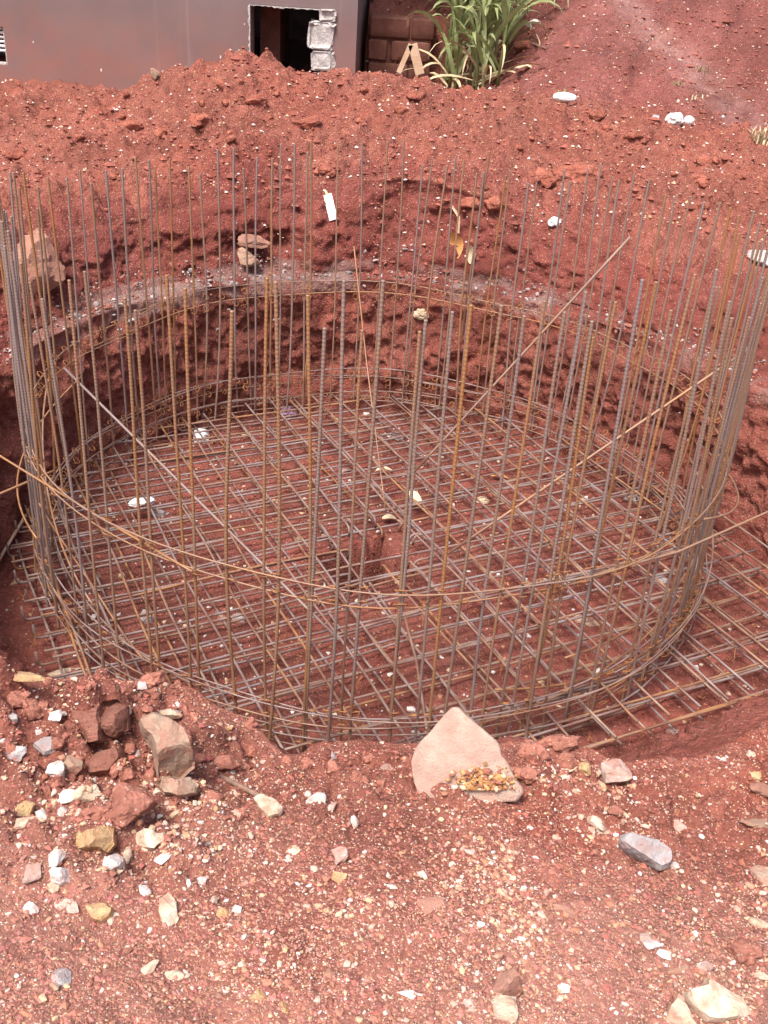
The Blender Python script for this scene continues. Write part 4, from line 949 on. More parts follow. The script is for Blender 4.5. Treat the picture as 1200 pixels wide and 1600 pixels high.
CHUNK = {  # outlines of the stones one can read as shapes; each becomes a solid of real size lying where it lies
 'long grey jagged': ([(975, 1307), (986, 1301), (1000, 1309), (1017, 1313), (1027, 1312), (1040, 1324), (1048, 1338), (1045, 1350), (1031, 1356), (1018, 1348), (1001, 1336), (986, 1326), (974, 1315)], (.1, -.45, .9), .040),
 'largest cream angular': ([(1075, 1549), (1086, 1545), (1103, 1541), (1108, 1529), (1121, 1541), (1140, 1548), (1160, 1560), (1178, 1580), (1170, 1590), (1150, 1587), (1130, 1594), (1108, 1592), (1090, 1578), (1080, 1562)], (0, -.4, .9), .05),
 'second cream stone': ([(1048, 1572), (1058, 1560), (1070, 1570), (1080, 1590), (1090, 1604), (1045, 1604), (1043, 1588)], (-.2, -.4, .9), .05),
 'squarish cream stone at': ([(770, 1556), (806, 1558), (808, 1585), (806, 1594), (782, 1602), (774, 1580)], (0, -.3, .95), .035),
 'brown cobble': ([(775, 1530), (785, 1519), (800, 1516), (810, 1528), (816, 1546), (808, 1555), (780, 1553), (773, 1544)], (0, -.3, .95), .04),
 'cream and pink angular': ([(942, 1193), (957, 1185), (970, 1187), (983, 1202), (986, 1215), (970, 1221), (946, 1223)], (0, -.7, .7), .06),
 'largest ochre stone': ([(101, 1314), (120, 1302), (140, 1296), (158, 1289), (175, 1292), (173, 1308), (175, 1318), (165, 1330), (157, 1325), (130, 1326), (108, 1322)], (0, -.6, .8), .06),
 'cream stone right of the largest ochre': ([(205, 1313), (215, 1300), (235, 1297), (246, 1302), (256, 1300), (257, 1314), (243, 1328), (225, 1325), (212, 1319)], (0, -.5, .85), .05),
 'square white stone below': ([(163, 1338), (178, 1333), (191, 1340), (188, 1355), (175, 1360), (161, 1358)], (0, -.5, .85), .04),
 'bright white blocky stone left': ([(77, 1361), (85, 1355), (100, 1356), (111, 1362), (110, 1376), (95, 1382), (78, 1378)], (0, -.55, .8), .045),
 'pale ochre stone below the white': ([(136, 1417), (146, 1410), (165, 1411), (176, 1420), (172, 1432), (160, 1440), (145, 1434)], (0, -.5, .85), .04),
 'tall oval cream': ([(250, 1405), (262, 1396), (275, 1410), (278, 1434), (270, 1451), (258, 1447), (249, 1425)], (0, -.3, .95), .022),
 'flat grey slab on top': ([(54, 1164), (70, 1155), (108, 1152), (113, 1166), (92, 1173), (70, 1177)], (0, -.35, .93), .03),
 'long rounded tan': ([(245, 1223), (255, 1213), (275, 1219), (295, 1215), (307, 1225), (303, 1238), (280, 1244), (258, 1238)], (0, -.6, .8), .06),
 'cream stone at the end of the buried': ([(398, 1246), (412, 1240), (425, 1248), (441, 1262), (436, 1272), (420, 1276), (405, 1263)], (0, -.4, .9), .035),
 'largest tan block': ([(222, 1126), (240, 1117), (262, 1122), (275, 1130), (290, 1150), (300, 1175), (302, 1196), (285, 1212), (250, 1210), (245, 1180), (235, 1150), (225, 1136)], (.25, -.62, .74), .12),
 'upright red block left': ([(112, 1101), (135, 1094), (152, 1100), (155, 1120), (160, 1140), (160, 1156), (130, 1162), (118, 1140)], (-.05, -.75, .65), .09),
 'upright red block right': ([(158, 1098), (180, 1094), (196, 1105), (198, 1140), (180, 1152), (165, 1146), (158, 1125)], (.08, -.75, .65), .09),
 'sloping red stone': ([(125, 1195), (150, 1175), (185, 1170), (188, 1185), (175, 1208), (150, 1211), (135, 1205)], (-.1, -.55, .82), .07),
}
def chunk(out, nrm, th, m, label):
    SEED[0] += 1; sd_ = SEED[0]; nrm = Vector(nrm).normalized()
    mx_, my_ = sum(q[0] for q in out) / len(out), sum(q[1] for q in out) / len(out); out = [(mx_ + (a - mx_) * 1.09, my_ + (b - my_) * 1.09) for a, b in out]
    ax = sum(q[0] for q in out) / len(out); by = max(q[1] for q in out); p, t = hit(ax, by)
    p = p + nrm * th * .30; pts = []; cc = Vector((0, 0, CAM_H))
    for i, (a, b) in enumerate(out):
        q2 = out[(i + 1) % len(out)]
        for f_ in (0, .5):
            d = Vector(ray(a + (q2[0] - a) * f_ + (R_.uniform(-1.6, 1.6) if f_ else 0), b + (q2[1] - b) * f_ + (R_.uniform(-1.6, 1.6) if f_ else 0))); tt = (p - cc).dot(nrm) / d.dot(nrm); pts.append(cc + d * tt)
    c = sum(pts, Vector()) / len(pts); bm = bmesh.new()
    rsx = np.random.RandomState(sd_)
    # gently tilted facets on the upper face: each corner is as high as the cutting planes leave it
    L_ = max((q - c).length for q in pts)
    u_ = Vector((1, 0, 0)); u_ = (u_ - nrm * u_.dot(nrm)).normalized(); v_ = nrm.cross(u_)
    pl = [(rsx.uniform(0, 6.28), rsx.uniform(.15, .9), rsx.uniform(.15, .55)) for _ in range(5)]
    def crown(q):
        x_, y_ = q.dot(u_) / L_, q.dot(v_) / L_
        return th * min([.38] + [.38 - max(0, (x_ * math.cos(a_) + y_ * math.sin(a_) - o_ * .6)) * k_ * 3 for a_, o_, k_ in pl])
    def ring(sc, dz, crn):
        return [bm.verts.new((q - c) * sc + nrm * (crown((q - c) * sc) if crn else dz)) for q in pts]
    rings = [ring(.30, 0, True), ring(.62, 0, True), ring(.90, 0, True), ring(1.0, -.12 * th, False), ring(1.0, -.45 * th, False), ring(.86, -th, False)]
    n = len(pts); bm.faces.new(rings[0])
    for r0_, r1_ in zip(rings[:-1], rings[1:]):
        for i in range(n): j = (i + 1) % n; bm.faces.new((r0_[i], r1_[i], r1_[j], r0_[j]))
    bm.faces.new(rings[-1][::-1]); bmesh.ops.recalc_face_normals(bm, faces=bm.faces[:])
    bmesh.ops.subdivide_edges(bm, edges=[e for e in bm.edges if e.calc_length() > L_ * .16], cuts=1, use_grid_fill=True); bmesh.ops.triangulate(bm, faces=bm.faces[:])
    bm.normal_update(); co = np.array([v.co[:] for v in bm.verts]) / L_
    dn = L_ * (.045 * vn(co[:, 0] * 2.2 + sd_, co[:, 1] * 2.2, co[:, 2] * 2.2, 3) + .03 * fbm(co[:, 0] * 5 + sd_, co[:, 1] * 5, co[:, 2] * 5, 4, 3))
    for v, d in zip(bm.verts, dn): v.co += v.normal * float(d)
    me = bpy.data.meshes.new('stone'); bm.to_mesh(me); bm.free()
    o = link('stone', me, M[m], None, c); return tag(o, label, 'stone')
def place(e):
    for k_, (out, nrm, th) in CHUNK.items():
        if e[5].startswith(k_): return chunk(out, nrm, th, e[4], e[5])
    return 0
for e in ST:
    if not place(e): stone(*e[:6], ang=e[6], flat=e[7], boxy=len(e) > 8)
# earth clods with a place of their own
CL = [(200, 1255, 84, 64, 'large red earth clod at the foot of the left heap'), (155, 1268, 40, 26, 'red earth clod beside the large one on the left heap'), (235, 1060, 40, 30, 'earth clod on the crest of the left heap'),
      (832, 1170, 44, 30, 'red clod right of the pointed slab'), (822, 1207, 44, 30, 'lower red clod right of the pointed slab'), (870, 1158, 64, 34, 'broad red clod on the rim right of the slab'), (960, 1265, 22, 20, 'round clod above the blocky cream stone'),
      (1163, 1482, 52, 34, 'ochre red clod at the right above the largest corner stone'), (355, 1190, 40, 26, 'red clod on the rim at the right end of the heap'), (50, 1105, 46, 34, 'red clod under the crest of the left heap'),
      (330, 1245, 36, 26, 'red clod beside the buried stick'), (30, 1090, 40, 30, 'red clod at the left edge of the heap'), (880, 1185, 40, 30, 'crumbly clod in front of the broad red clod')]
for (a, b, c, d, lb) in CL: stone(a, b, c, d, 'clod', lb, 0, .8, 'earth_clod', 3, clod=True)
FAR_CL = [(314, 187, 34, 26, 'largest dark red clod high on the spoil heap'), (932, 178, 34, 18, 'clod with a deep shadow under the white bag'), (848, 275, 36, 30, 'rounded pale red clod above the right uprights'), (905, 270, 90, 44, 'broad cracked lump of earth behind the right uprights'), (735, 315, 30, 20, 'clod with a shadow behind the middle uprights'),
          (275, 92, 24, 18, 'clod against the foot of the mauve wall'), (480, 190, 40, 24, 'cluster clod in the middle of the spoil heap'), (205, 195, 40, 22, 'clod on the left of the spoil heap'), (25, 240, 36, 26, 'clod at the left edge of the spoil heap'), (650, 150, 28, 22, 'clod below the small wooden offcut'),
          (990, 212, 34, 16, 'flat clod below the crumpled white sack'), (1090, 280, 32, 18, 'clod on the right of the spoil heap'), (400, 155, 34, 20, 'clod below the hole in the wall')]
for (a, b, c, d, lb) in FAR_CL: stone(a, b, c, d, 'clod', lb, 0, .8, 'earth_clod', 3, clod=True)
# many look-alike clods over the heap, and small stones over the gravel
rs = np.random.RandomState(77)
def size_word(px): return 'small' if px < 11 else ('middling' if px < 18 else 'large')
HANCH = [(314, 187, 'largest dark red clod'), (881, 153, 'smooth white bag'), (1053, 187, 'crumpled sack'), (348, 347, 'torn plastic strip'), (515, 325, 'white tag'), (716, 330, 'dead leaf stalk'), (450, 110, 'hole in the wall'), (557, 95, 'mauve wall corner'), (640, 110, 'wood offcuts'), (760, 125, 'maize'), (47, 380, 'big brownish boulder'), (848, 275, 'rounded pale red clod'), (905, 270, 'cracked lump of earth'), (200, 110, 'foot of the mauve wall'), (1187, 222, 'dry grass tuft'), (480, 190, 'cluster clod'), (205, 195, 'left clod of the heap'), (735, 315, 'shadowed middle clod'), (1090, 280, 'right clod of the heap')]
def side_of(a, b, lst):
    q = min(lst, key=lambda q: (q[0] - a) ** 2 + (q[1] - b) ** 2); dx, dy = a - q[0], b - q[1]
    w_ = ('right of' if dx > 0 else 'left of') if abs(dx) > 1.6 * abs(dy) else (('below' if dy > 0 else 'above') if abs(dy) > 1.6 * abs(dx) else (('below' if dy > 0 else 'above') + ' and ' + ('right of' if dx > 0 else 'left of')))
    return f'{w_} the {q[2]}'
USED = set()
ANCH = [(139, 1309, 'largest ochre stone'), (262, 1424, 'tall oval cream stone'), (262, 1163, 'largest tan block'), (420, 1260, 'buried stick'), (722, 1240, 'pointed slab'), (1013, 1331, 'long grey stone'), (1128, 1566, 'largest corner stone'), (790, 1560, 'squarish cream stone'), (641, 1553, 'flat white oblong stone'), (672, 1412, 'flat brown stone'), (95, 1522, 'grey lower left stone'), (530, 1334, 'pinkish cream stone'), (405, 1553, 'crumbly ochre lump'), (1186, 1283, 'flat tan stone'), (83, 1166, 'flat grey slab'), (155, 1424, 'pale ochre stone'), (964, 1204, 'cream and pink angular stone'), (178, 1124, 'cracked red blocks'), (40, 1283, 'flat yellowish stone'), (200, 1255, 'large red earth clod'), (1020, 1473, 'white broken chip'), (882, 1421, 'faint brown stone'), (751, 1445, 'round white pebble'), (493, 1246, 'white angular stone'), (1192, 1364, 'sloping tan slab'), (275, 1228, 'long rounded tan stone'), (370, 1420, 'small yellow stone'), (462, 1328, 'pale pair of lumps')]
def beside(a, b): return side_of(a, b, ANCH)
cl_me = [clod_mesh('earth_clod', 500 + i, (1, .85, .75), 3, (.32, .108, .075)) for i in range(7)]; cl_near = [clod_mesh('earth_clod', 520 + i, (1, .85, .75), 3, (.41, .168, .125)) for i in range(7)]
for mm in cl_me + cl_near: mm.materials.append(M['clod'])
for i in range(230):
    a, b = rs.uniform(10, 1190), rs.uniform(100, 330)
    if b < np.interp(a, [0, 350, 560, 700, 1200], [160, 95, 125, 150, 250]): continue
    p, t = hit(a, b); s = min(30, 6.5 * math.exp(abs(rs.normal(0, .6)))) * t / F_PX
    lab = f'{size_word(s * F_PX / t)} red clod {side_of(a, b, HANCH)}'
    if lab in USED: continue
    USED.add(lab); o = link('earth_clod', cl_me[i % 7]); o.location = (p.x, p.y, p.z + s * .12); o.scale = (s, s, s); o.rotation_euler = (rs.uniform(-.4, .4), rs.uniform(-.4, .4), rs.uniform(0, 6.3))
    tag(o, lab, 'clod', 'earth clods on the spoil heap')
for i in range(110):
    a, b = rs.uniform(0, 420), rs.uniform(1055, 1290)
    p, t = hit(a, b)
    if p.z < .7: continue
    s = rs.uniform(9, 27) * t / F_PX
    lab = f'{size_word(s * F_PX / t / 1.3)} red earth clod {beside(a, b)}'
    if lab in USED: continue
    USED.add(lab); o = link('earth_clod', cl_near[i % 7]); o.location = (p.x, p.y, p.z + s * .1); o.scale = (s, s, s); o.rotation_euler = (rs.uniform(-.4, .4), rs.uniform(-.4, .4), rs.uniform(0, 6.3))
    tag(o, lab, 'clod', 'earth clods in the near left heap')
for i in range(40):
    a = rs.uniform(430, 1000); b = rs.uniform(1150, 1230)
    if 635 < a < 815: continue
    p, t = hit(a, b)
    if p.z < .55: continue
    s = rs.uniform(12, 34) * t / F_PX
    lab = f'{size_word(s * F_PX / t / 1.3)} red earth clod {beside(a, b)}'
    if lab in USED: continue
    USED.add(lab); o = link('earth_clod', cl_near[i % 7]); o.location = (p.x, p.y, p.z + s * .1); o.scale = (s, s, s); o.rotation_euler = (rs.uniform(-.4, .4), rs.uniform(-.4, .4), rs.uniform(0, 6.3))
    tag(o, lab, 'clod', 'earth clods along the near rim')
KIND = [('white', 'white'), ('cream', 'cream'), ('ochre', 'ochre'), ('pink', 'pinkish')]
sm = {k: [rock_mesh('stone', 700 + i * 10 + j, (1, .8, .65), 2, 8, .04) for j in range(3)] for i, (k, _) in enumerate(KIND)}
for k in sm:
    for mm in sm[k]: mm.materials.append(M[k])
for i in range(240):
    left = rs.rand() < .5
    if left: a, b = rs.uniform(0, 430), rs.uniform(1100, 1480)
    else: a, b = rs.uniform(430, 1200), rs.uniform(1230, 1595)
    p, t = hit(a, b)
    if p.z < .68: continue
    k, kn = KIND[rs.choice(4, p=[.4, .34, .14, .12])]; s = rs.uniform(6, 12) * t / F_PX
    lab = f'small loose {kn} stone {beside(a, b)}'
    if lab in USED: continue
    USED.add(lab); o = link('stone', sm[k][i % 3]); o.location = (p.x, p.y, p.z + s * .12); o.scale = (s, s, s); o.rotation_euler = (rs.uniform(-.3, .3), rs.uniform(-.3, .3), rs.uniform(0, 6.3))
    where = 'among the heap stones at the left' if left else 'on the gravel in front of the pit'
    tag(o, lab, 'stone', f'small {kn} stones {where}')

# boulders and bits in the cut bank
def bank_stone(px, py, Y, w_, h_, d_, m, label, name='stone', sd_=0, rz=0, cat='stone', cuts=9):
    p = hit(px, py)[0] + Vector((0, -.03, .01)); o = link(name, rock_mesh(name, 900 + sd_, (w_, d_, h_), 4, cuts), M[m]); o.location = p; o.rotation_euler = (.1, .05, rz); return tag(o, label, cat)
bp_, _ = hit(46, 446); o = link('boulder', rock_mesh('boulder', 905, (.34, .28, .34), 4, 14, .09), M['brown']); o.location = bp_ + Vector((-.01, .05, .07)); o.rotation_euler = (.1, .1, .3)
tag(o, 'big brownish boulder in the bank behind the left uprights', 'boulder')
bank_stone(398, 377, 6.02, .19, .06, .12, 'brown', 'flat reddish stone stuck in the cut bank', 'stone', 2)
bank_stone(390, 402, 6.0, .14, .10, .12, 'tan', 'pale tan stone under the flat reddish one in the cut bank', 'stone', 3)
bank_stone(1186, 405, 5.6, .16, .10, .16, 'concrete', 'grey concrete lump on the bank at the right edge', 'concrete_lump', 4, 0, 'rubble')
# stones and blocks lying on the pit floor
for (a, b, w_, h_, m, lb) in ((372, 962, 22, 18, 'grey', 'grey stone on the pit floor under the near left of the mat'), (228, 962, 26, 24, 'grey', 'dark grey stone on the pit floor at the left of the mat'), (918, 968, 40, 26, 'tan', 'tan rock on the pit floor under the right of the mat'),
                              (940, 1048, 26, 18, 'white', 'white stone on the pit floor near the right rim'), (985, 775, 26, 20, 'grey', 'grey stone on the pit floor at the far right of the mat'), (618, 683, 24, 12, 'concrete', 'flat grey concrete spacer at the far side of the mat'), (1030, 905, 30, 18, 'grey', 'grey slab on the pit floor by the right uprights'),
                              (157, 921, 14, 10, 'cream', 'cream stone on the pit floor at the left'), (895, 905, 18, 12, 'grey', 'small grey stone right of the sump'), (980, 1100, 22, 16, 'grey', 'grey stone at the near right corner of the mat'), (540, 733, 18, 12, 'pink', 'pinkish stone on the floor at the far centre of the mat'), (1052, 1140, 24, 14, 'pink', 'pinkish stone beside the near right edge of the mat'), (245, 800, 22, 14, 'grey', 'grey block beside the white wrapper on the left of the mat')):
    stone(a, b, w_, h_, m, lb, 0, .6)
stone(834, 36, 22, 16, 'white', 'white stone on the hillside right of the maize', 0, .8, sub=2)
stone(815, 72, 30, 24, 'clod', 'dark lump of earth on the hillside beside the maize', 0, .8, 'earth_clod', clod=True)
stone(1023, 183, 18, 12, 'grey', 'grey stone left of the crumpled white sack', 20, .7, sub=2)
stone(242, 117, 14, 18, 'tan', 'pale upright stone on the spoil heap below the mauve wall', 0, 1.0, sub=2)

# ------------------------------------------------------------------ litter
def crumple(name, px, py, wpx, hpx, m, label, cat, seed, ang=0, thick=.5, lift=0.0, amp=.25):
    p, t = hit(px, py + hpx * .3); k = t / F_PX; W, Hh = wpx * k, hpx * k
    V, Fc = ico(4); V = V.copy(); rdg = 1 - np.abs(fbm(V[:, 0] * 1.3 + seed, V[:, 1] * 1.3, V[:, 2] * 1.3, seed, 3)) * amp * 1.6 + .35 * amp * vn(V[:, 0] * 1.1 + seed * 3, V[:, 1] * 1.1, V[:, 2] * 1.1, seed)*3
    V = V * rdg[:, None]; V = V / (V.max(0) - V.min(0)) * np.array([W, Hh * 1.1, Hh * thick + .01])
    o = link(name, mesh_np(name, V, Fc, False), M[m]); o.location = (p.x, p.y, p.z + (Hh * thick) * .35 + lift); o.rotation_euler = (.1, 0, img_yaw(px, py, ang, p)); return tag(o, label, cat)
crumple('plastic_bag', 881, 153, 38, 15, 'plastic', 'smooth white plastic bag half buried on top of the spoil heap', 'bag', 1, 5, .9, amp=.08)
crumple('sack', 1053, 187, 30, 22, 'plastic', 'crumpled white sack where the spoil heap meets the hillside', 'sack', 2, 0, .9)
crumple('paper_cup', 1075, 189, 18, 13, 'plastic', 'small white crushed cup right of the crumpled sack', 'cup', 3, 0, .9, amp=.1)
crumple('rag', 865, 345, 26, 20, 'plastic', 'white rag on the edge of the cut bank behind the right uprights', 'rag', 4, -20, .6)
crumple('wrapper', 348, 347, 50, 14, 'plastic', 'white torn plastic strip on the bank above the stuck stones', 'plastic strip', 5, 3, .5)
crumple('wrapper', 272, 345, 16, 24, 'plastic', 'white and yellowish wrapper left of the torn plastic strip', 'wrapper', 6, -50, .5)
crumple('plastic_bag', 316, 681, 26, 26, 'plastic', 'white plastic bag on the pit floor at the far left of the mat', 'bag', 7, 0, .8)
crumple('wrapper', 226, 806, 42, 18, 'plastic', 'white wrapper caught in the mat at the left', 'wrapper', 8, -8, .5, lift=.09)
crumple('paper_scrap', 752, 780, 28, 16, 'paleleaf', 'pale paper scrap on the pit floor right of the centre', 'paper', 9, -15, .4)
crumple('cloth', 450, 642, 36, 24, 'purple', 'purple cloth on the floor at the far side of the pit', 'cloth', 10, 20, .6)
crumple('rag', 658, 487, 22, 26, 'paleleaf', 'pale cloth hanging on the ledge at the far side of the ring', 'rag', 11, 70, .5)
crumple('paper_scrap', 590, 95, 34, 10, 'plastic', 'white paper on the heap in front of the mud block wall', 'paper', 12, 5, .4)
crumple('wrapper', 208, 497, 32, 10, 'concrete', 'grey scrap of sheet on the ledge at the left', 'scrap', 13, -15, .5)
def leaf_scrap(px, py, wpx, hpx, m, label, ang, name='dry_leaf', lift=.01, cat='leaf', Y=None):
    if Y: p, t = hit(px, py); p = p + Vector((0, -.05, .02))
    else: p, t = hit(px, py)
    k = t / F_PX; Ln, Wd = wpx * k, hpx * k; mb = MB(); V = []; n = 7
    for i in range(n + 1):
        s = i / n; wv = Wd * .5 * math.sin(math.pi * (.06 + .9 * s)) ** .7; zz = .12 * Ln * math.sin(s * 3.6)
        V += [(Ln * (s - .5), wv, zz + .25 * wv), (Ln * (s - .5), 0, zz), (Ln * (s - .5), -wv, zz + .35 * wv)]
    Fs = [f for i in range(n) for f in ((3 * i, 3 * i + 3, 3 * i + 4, 3 * i + 1), (3 * i + 1, 3 * i + 4, 3 * i + 5, 3 * i + 2))]
    mb.add(V, Fs); o = mb.build(name, M[m], None, True); o.location = p + Vector((0, 0, lift)); return o, p
def flat_leaf(*a, **k):
    o, p = leaf_scrap(*a, **k); o.rotation_euler = (.15, .1, img_yaw(a[0], a[1], a[6], p)); return tag(o, a[5], k.get('cat', 'leaf'))
flat_leaf(643, 803, 34, 16, 'paleleaf', 'pale dry leaf on the mat above the sump', 25, lift=.1)
flat_leaf(608, 818, 24, 12, 'paleleaf', 'smaller pale dry leaf above the sump', -5, lift=.03)
flat_leaf(600, 742, 28, 10, 'paleleaf', 'narrow pale dry leaf on the floor at the far middle', -8, lift=.03)
flat_leaf(780, 750, 28, 10, 'dryleaf', 'brown dry leaf on the floor at the far right of the mat', 0, lift=.02)
flat_leaf(425, 790, 36, 8, 'dryleaf', 'thin brown dry leaf on the floor left of the sump', 8, lift=.02)
# hanging dried leaf with its stalk on the bank, flat tag, pale scrap
def bank_leaf(px, py, Y, lpx, wpx, m, label, name, roll, cat):
    o, p = leaf_scrap(px, py, lpx, wpx, m, label, 0, name=name, Y=Y); o.rotation_euler = (rad(-70), rad(roll), 0); return tag(o, label, cat), p
bl, _ = bank_leaf(710, 388, 5.92, 40, 22, 'dryleaf', 'curled orange brown dead leaf hanging on the cut bank', 'dead_leaf', 75, 'leaf')
st = [hit(705, 326)[0] + Vector((0, -.02, .02)), hit(716, 345)[0] + Vector((0, -.04, .03)), bl.location + Vector((.01, -.005, .07))]; mb = MB(); mb.tube([q - bl.location for q in st], .008, 5)
so_ = mb.build('stalk', M['wood']); so_.parent = bl; so_.matrix_parent_inverse = Matrix.Identity(4); so_.data.transform(bl.rotation_euler.to_matrix().inverted().to_4x4())
bank_leaf(733, 402, 5.92, 28, 16, 'paleleaf', 'pale withered scrap right of the dead leaf on the bank', 'withered_leaf', 80, 'leaf')
p = hit(517, 334)[0] + Vector((0, -.03, .045)); mb = MB(); mb.box((-.024, -.006, -.075), (.024, .006, .075)); lb = mb.build('label_tag', M['plastic'], None, False, p); lb.rotation_euler = (-.5, rad(-20), 0); tag(lb, 'narrow white plastic tag on the edge of the bank', 'tag')
tk = MB(); tk.tube([Vector((0, 0, .07)), Vector((-.01, .01, .10)), Vector((-.03, .02, .115))], .01, 5); tk.build('knot', M['wood'], lb)
# buried stick in front, offcut of wood, dry stalks, tufts
p0, _ = hit(345, 1219); p1, _ = hit(412, 1258)
loose('buried_stick', [p0 + Vector((0, 0, .012)), p1 + Vector((0, 0, .022))], .0065, 'grey brown stick half buried below the left heap', 'stick', 'stick')
of = empty('wood_offcut', on_y(640, 100, 7.55)); tag(of, 'two short pale wood offcuts propped in a V shape by the mud block wall', 'wood')
for (x0, x1, wd) in ((-.07, .0, .016), (.075, .012, .03)):
    mb = MB(); a = Vector((x0, 0, -.06)); b = Vector((x1, 0, .12)); d = (b - a).normalized(); sx = Vector((d.z, 0, -d.x)) * wd
    V = [a - sx, a + sx, b + sx, b - sx]; V = V + [v + Vector((0, .03 + x0 * .02, 0)) for v in V]
    mb.add(V, [(0, 1, 2, 3), (7, 6, 5, 4), (0, 4, 5, 1), (1, 5, 6, 2), (2, 6, 7, 3), (3, 7, 4, 0)]); mb.build('plank', M['wood'], of)
ds, _ = hit(822, 112); e = empty('dry_stalks', ds); tag(e, 'handful of pale dry stalks lying on the hillside by the maize', 'stalks')
for i in range(9):
    mb = MB(); a = rs.uniform(-.5, .5); l = rs.uniform(.12, .22); mb.tube([(-l / 2 * math.cos(a), -l / 2 * math.sin(a), .02), (0, rs.uniform(-.03, .03), .045), (l / 2 * math.cos(a), l / 2 * math.sin(a), .02)], .006, 5); mb.build('stalk', M['paleleaf'], e)
tw0, _ = hit(818, 70); tw1, _ = hit(852, 80)
loose('twig', [tw0 + Vector((0, 0, .03)), tw1 + Vector((0, 0, .02))], .008, 'dark twig beside the dark lump on the hillside', 'stick', 'twig')
def tuft(px, py, hpx, n, m, label, seed, spread):
    p, t = hit(px, py); k = t / F_PX; rs_ = np.random.RandomState(seed); mb = MB()
    for i in range(n):
        a = rs_.uniform(0, 6.28); l = hpx * k * rs_.uniform(.6, 1.2); le = rs_.uniform(.2, 1) * spread; c0 = Vector((rs_.normal(0, .03), rs_.normal(0, .03), -.01)); d = Vector((math.cos(a), math.sin(a), 0)); wv = Vector((-d.y, d.x, 0)) * .005
        m1 = c0 + d * l * le * .4 + Vector((0, 0, l * .6)); tp = c0 + d * l * le + Vector((0, 0, l * .85))
        mb.add([c0 - wv, c0 + wv, m1 + wv * .7, m1 - wv * .7, tp], [(0, 1, 2, 3), (3, 2, 4)])
    return tag(mb.build('grass_tuft', M[m], None, False, p), label, 'grass')
M['green'] = noise_mat('weed_green', (.16, .19, .07), (.24, .27, .11), 20, .8, 0)
tuft(1187, 222, 26, 70, 'tuft', 'pale dry grass tuft on the hillside at the right edge', 1, .9)
tuft(1098, 112, 14, 16, 'green', 'small green weed on the hillside near the top right', 2, .8)
tuft(1058, 130, 7, 12, 'green', 'tiny green weed left of the small green weed', 3, 1)
tuft(1082, 152, 8, 14, 'tuft', 'low pale weed on the hillside above the crumpled sack', 4, 1)
tuft(884, 146, 8, 16, 'green', 'green weed sprouting over the smooth white bag', 5, 1)

# ------------------------------------------------------------------ maize beside the block wall
def leafgreen(name, c1, c2):
    m, n, l, b = mat(name)
    tc = n.new('ShaderNodeTexCoord'); oi = n.new('ShaderNodeObjectInfo'); nz = n.new('ShaderNodeTexNoise'); nz.inputs['Scale'].default_value = 9; nz.inputs['Detail'].default_value = 4
    l.new(tc.outputs['Object'], nz.inputs['Vector'])
    ad = n.new('ShaderNodeMath'); ad.operation = 'MULTIPLY_ADD'; ad.inputs[1].default_value = .5; l.new(oi.outputs['Random'], ad.inputs[0]); l.new(nz.outputs['Fac'], ad.inputs[2])
    cr = n.new('ShaderNodeValToRGB'); e = cr.color_ramp.elements; e[0].position = .4; e[0].color = (*c1, 1); e[1].position = .95; e[1].color = (*c2, 1); l.new(ad.outputs[0], cr.inputs['Fac'])
    l.new(cr.outputs['Color'], b.inputs['Base Color']); b.inputs['Roughness'].default_value = .45; b.inputs['Specular IOR Level'].default_value = .4
    tr = n.new('ShaderNodeBsdfTranslucent'); l.new(cr.outputs['Color'], tr.inputs['Color']); mxs = n.new('ShaderNodeMixShader'); mxs.inputs[0].default_value = .3
    l.new(b.outputs[0], mxs.inputs[1]); l.new(tr.outputs[0], mxs.inputs[2]); l.new(mxs.outputs[0], n['Material Output'].inputs['Surface'])
    return m
M['maize'] = leafgreen('maize_leaf', (.17, .21, .07), (.37, .41, .20))
M['maizedry'] = noise_mat('dry_maize_leaf', (.50, .38, .22), (.60, .50, .34), 12, .85, 0, random_tint=.15)
def maize_leaf(seed, dry):
    r = random.Random(seed); Ln = r.uniform(.45, .68); n = 9; V = []; up = r.uniform(1.2, 1.45) if not dry else .5; droop = r.uniform(2.4, 3.4)
    x = z = 0; ang = up
    for i in range(n + 1):
        s = i / n; wv = .022 * (math.sin(math.pi * min(1, .12 + .88 * s)) ** .6 if s < .999 else .02) * (1 - .35 * s); wv *= 1 if not dry else .7
        tw = .5 * math.sin(s * 3 + seed); V += [(x, -wv * math.cos(tw), z + .35 * wv - wv * math.sin(tw)), (x, 0, z), (x, wv * math.cos(tw), z + .35 * wv + wv * math.sin(tw))]
        x += Ln / n * math.cos(ang); z += Ln / n * math.sin(ang); ang -= droop / n * (.15 + 1.7 * s)
    mb = MB(); mb.add(V, [f for i in range(n) for f in ((3 * i, 3 * i + 3, 3 * i + 4, 3 * i + 1), (3 * i + 1, 3 * i + 4, 3 * i + 5, 3 * i + 2))])
    me = mb.mesh('leaf', True); me.materials.append(M['maizedry' if dry else 'maize']); return me
lg = [maize_leaf(i, False) for i in range(7)]; ld = [maize_leaf(20 + i, True) for i in range(3)]
mrs = np.random.RandomState(41)
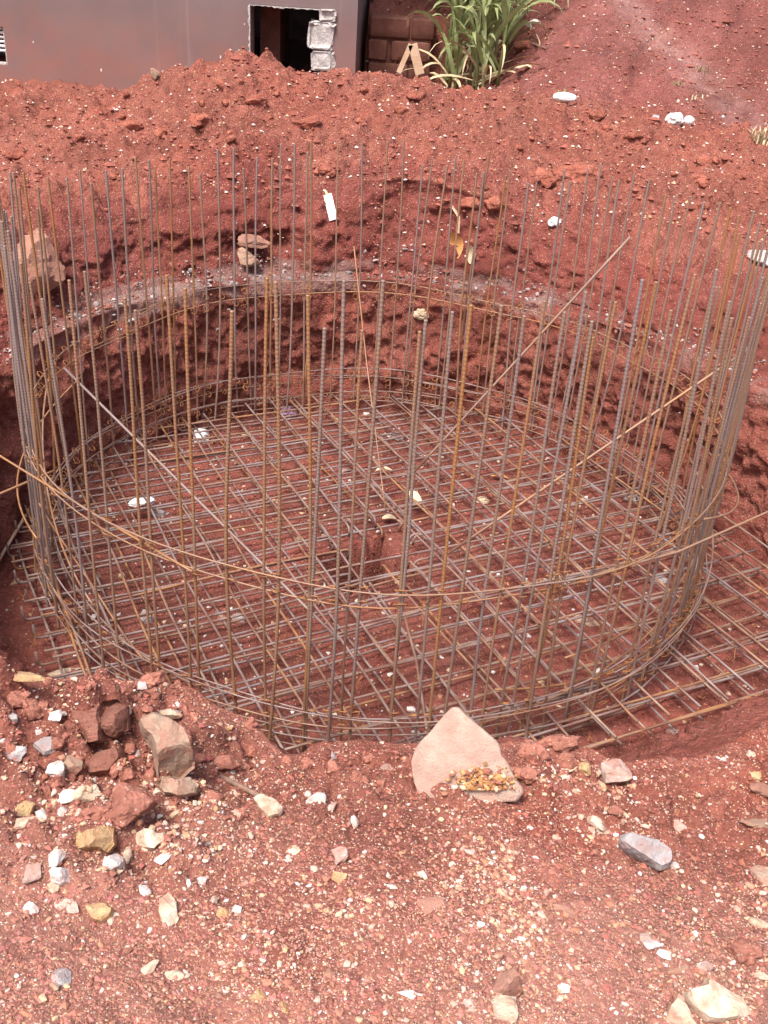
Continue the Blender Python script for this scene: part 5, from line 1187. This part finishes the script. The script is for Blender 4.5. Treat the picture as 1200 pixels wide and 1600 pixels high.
spots = [(700, 100, 8.95), (742, 122, 8.5), (782, 118, 8.7), (738, 55, 9.4), (772, 60, 9.5), (690, 95, 9.05), (712, 110, 8.8), (735, 118, 8.55), (752, 128, 8.35), (772, 128, 8.4), (700, 70, 9.1), (725, 90, 8.9), (748, 105, 8.65), (768, 110, 8.6), (678, 60, 9.6), (715, 60, 9.5), (742, 70, 9.3), (762, 75, 9.2), (778, 85, 9.0), (730, 40, 9.9), (758, 45, 9.8)]
MLAB = ['slender maize plant beside the leftmost front one', 'slender maize plant between the middle and frontmost ones', 'maize plant bending out over the bare slope', 'tall maize plant in the middle of the back row', 'tall maize plant behind the right of the clump', 'leftmost front maize plant at the end of the mud block wall', 'maize plant second from the wall end in the front row', 'maize plant in the middle of the front row', 'frontmost maize plant with leaves trailing onto the heap', 'front maize plant nearest the open hillside',
        'maize plant close behind the wall end', 'inner maize plant left of the clump centre', 'inner maize plant at the clump centre', 'inner maize plant right of the clump centre', 'maize plant standing behind the top of the mud block wall', 'maize plant in the back row on the left', 'maize plant in the back row at the centre', 'maize plant in the back row on the right', 'back maize plant nearest the open hillside', 'maize plant furthest back on the left', 'maize plant furthest back on the right']
for i, (a, b, Y) in enumerate(spots):
    q = on_y(a + 5, b, Y); gz = float(ground([q.x], [Y])[0]); e = empty('maize_plant', (q.x, Y, gz), mrs.uniform(0, 6.28)); tag(e, MLAB[i], 'maize plant', 'maize plants beside the block wall')
    h = max(.55, q.z - gz + .45) + mrs.uniform(0, .3); mb = MB(); lean = mrs.normal(0, .04, 2); mb.tube([(0, 0, -.03), (lean[0], lean[1], h * .5), (lean[0] * 2, lean[1] * 2, h)], [.013, .011, .006], 6); mb.build('stem', M['maize'], e, True)
    nl = 15
    for k in range(nl):
        dry = k < 4; zz = h * (.12 + .82 * k / nl); o = link('leaf', ld[mrs.randint(3)] if dry and mrs.rand() < .6 else lg[mrs.randint(7)], None, e)
        o.location = (lean[0] * 2 * zz / h, lean[1] * 2 * zz / h, zz); o.rotation_euler = (mrs.normal(0, .2), mrs.normal(0, .2), k * math.pi + mrs.normal(0, .6)); s = mrs.uniform(.75, 1.1); o.scale = (s, s, s)
print('objects', len(bpy.data.objects))
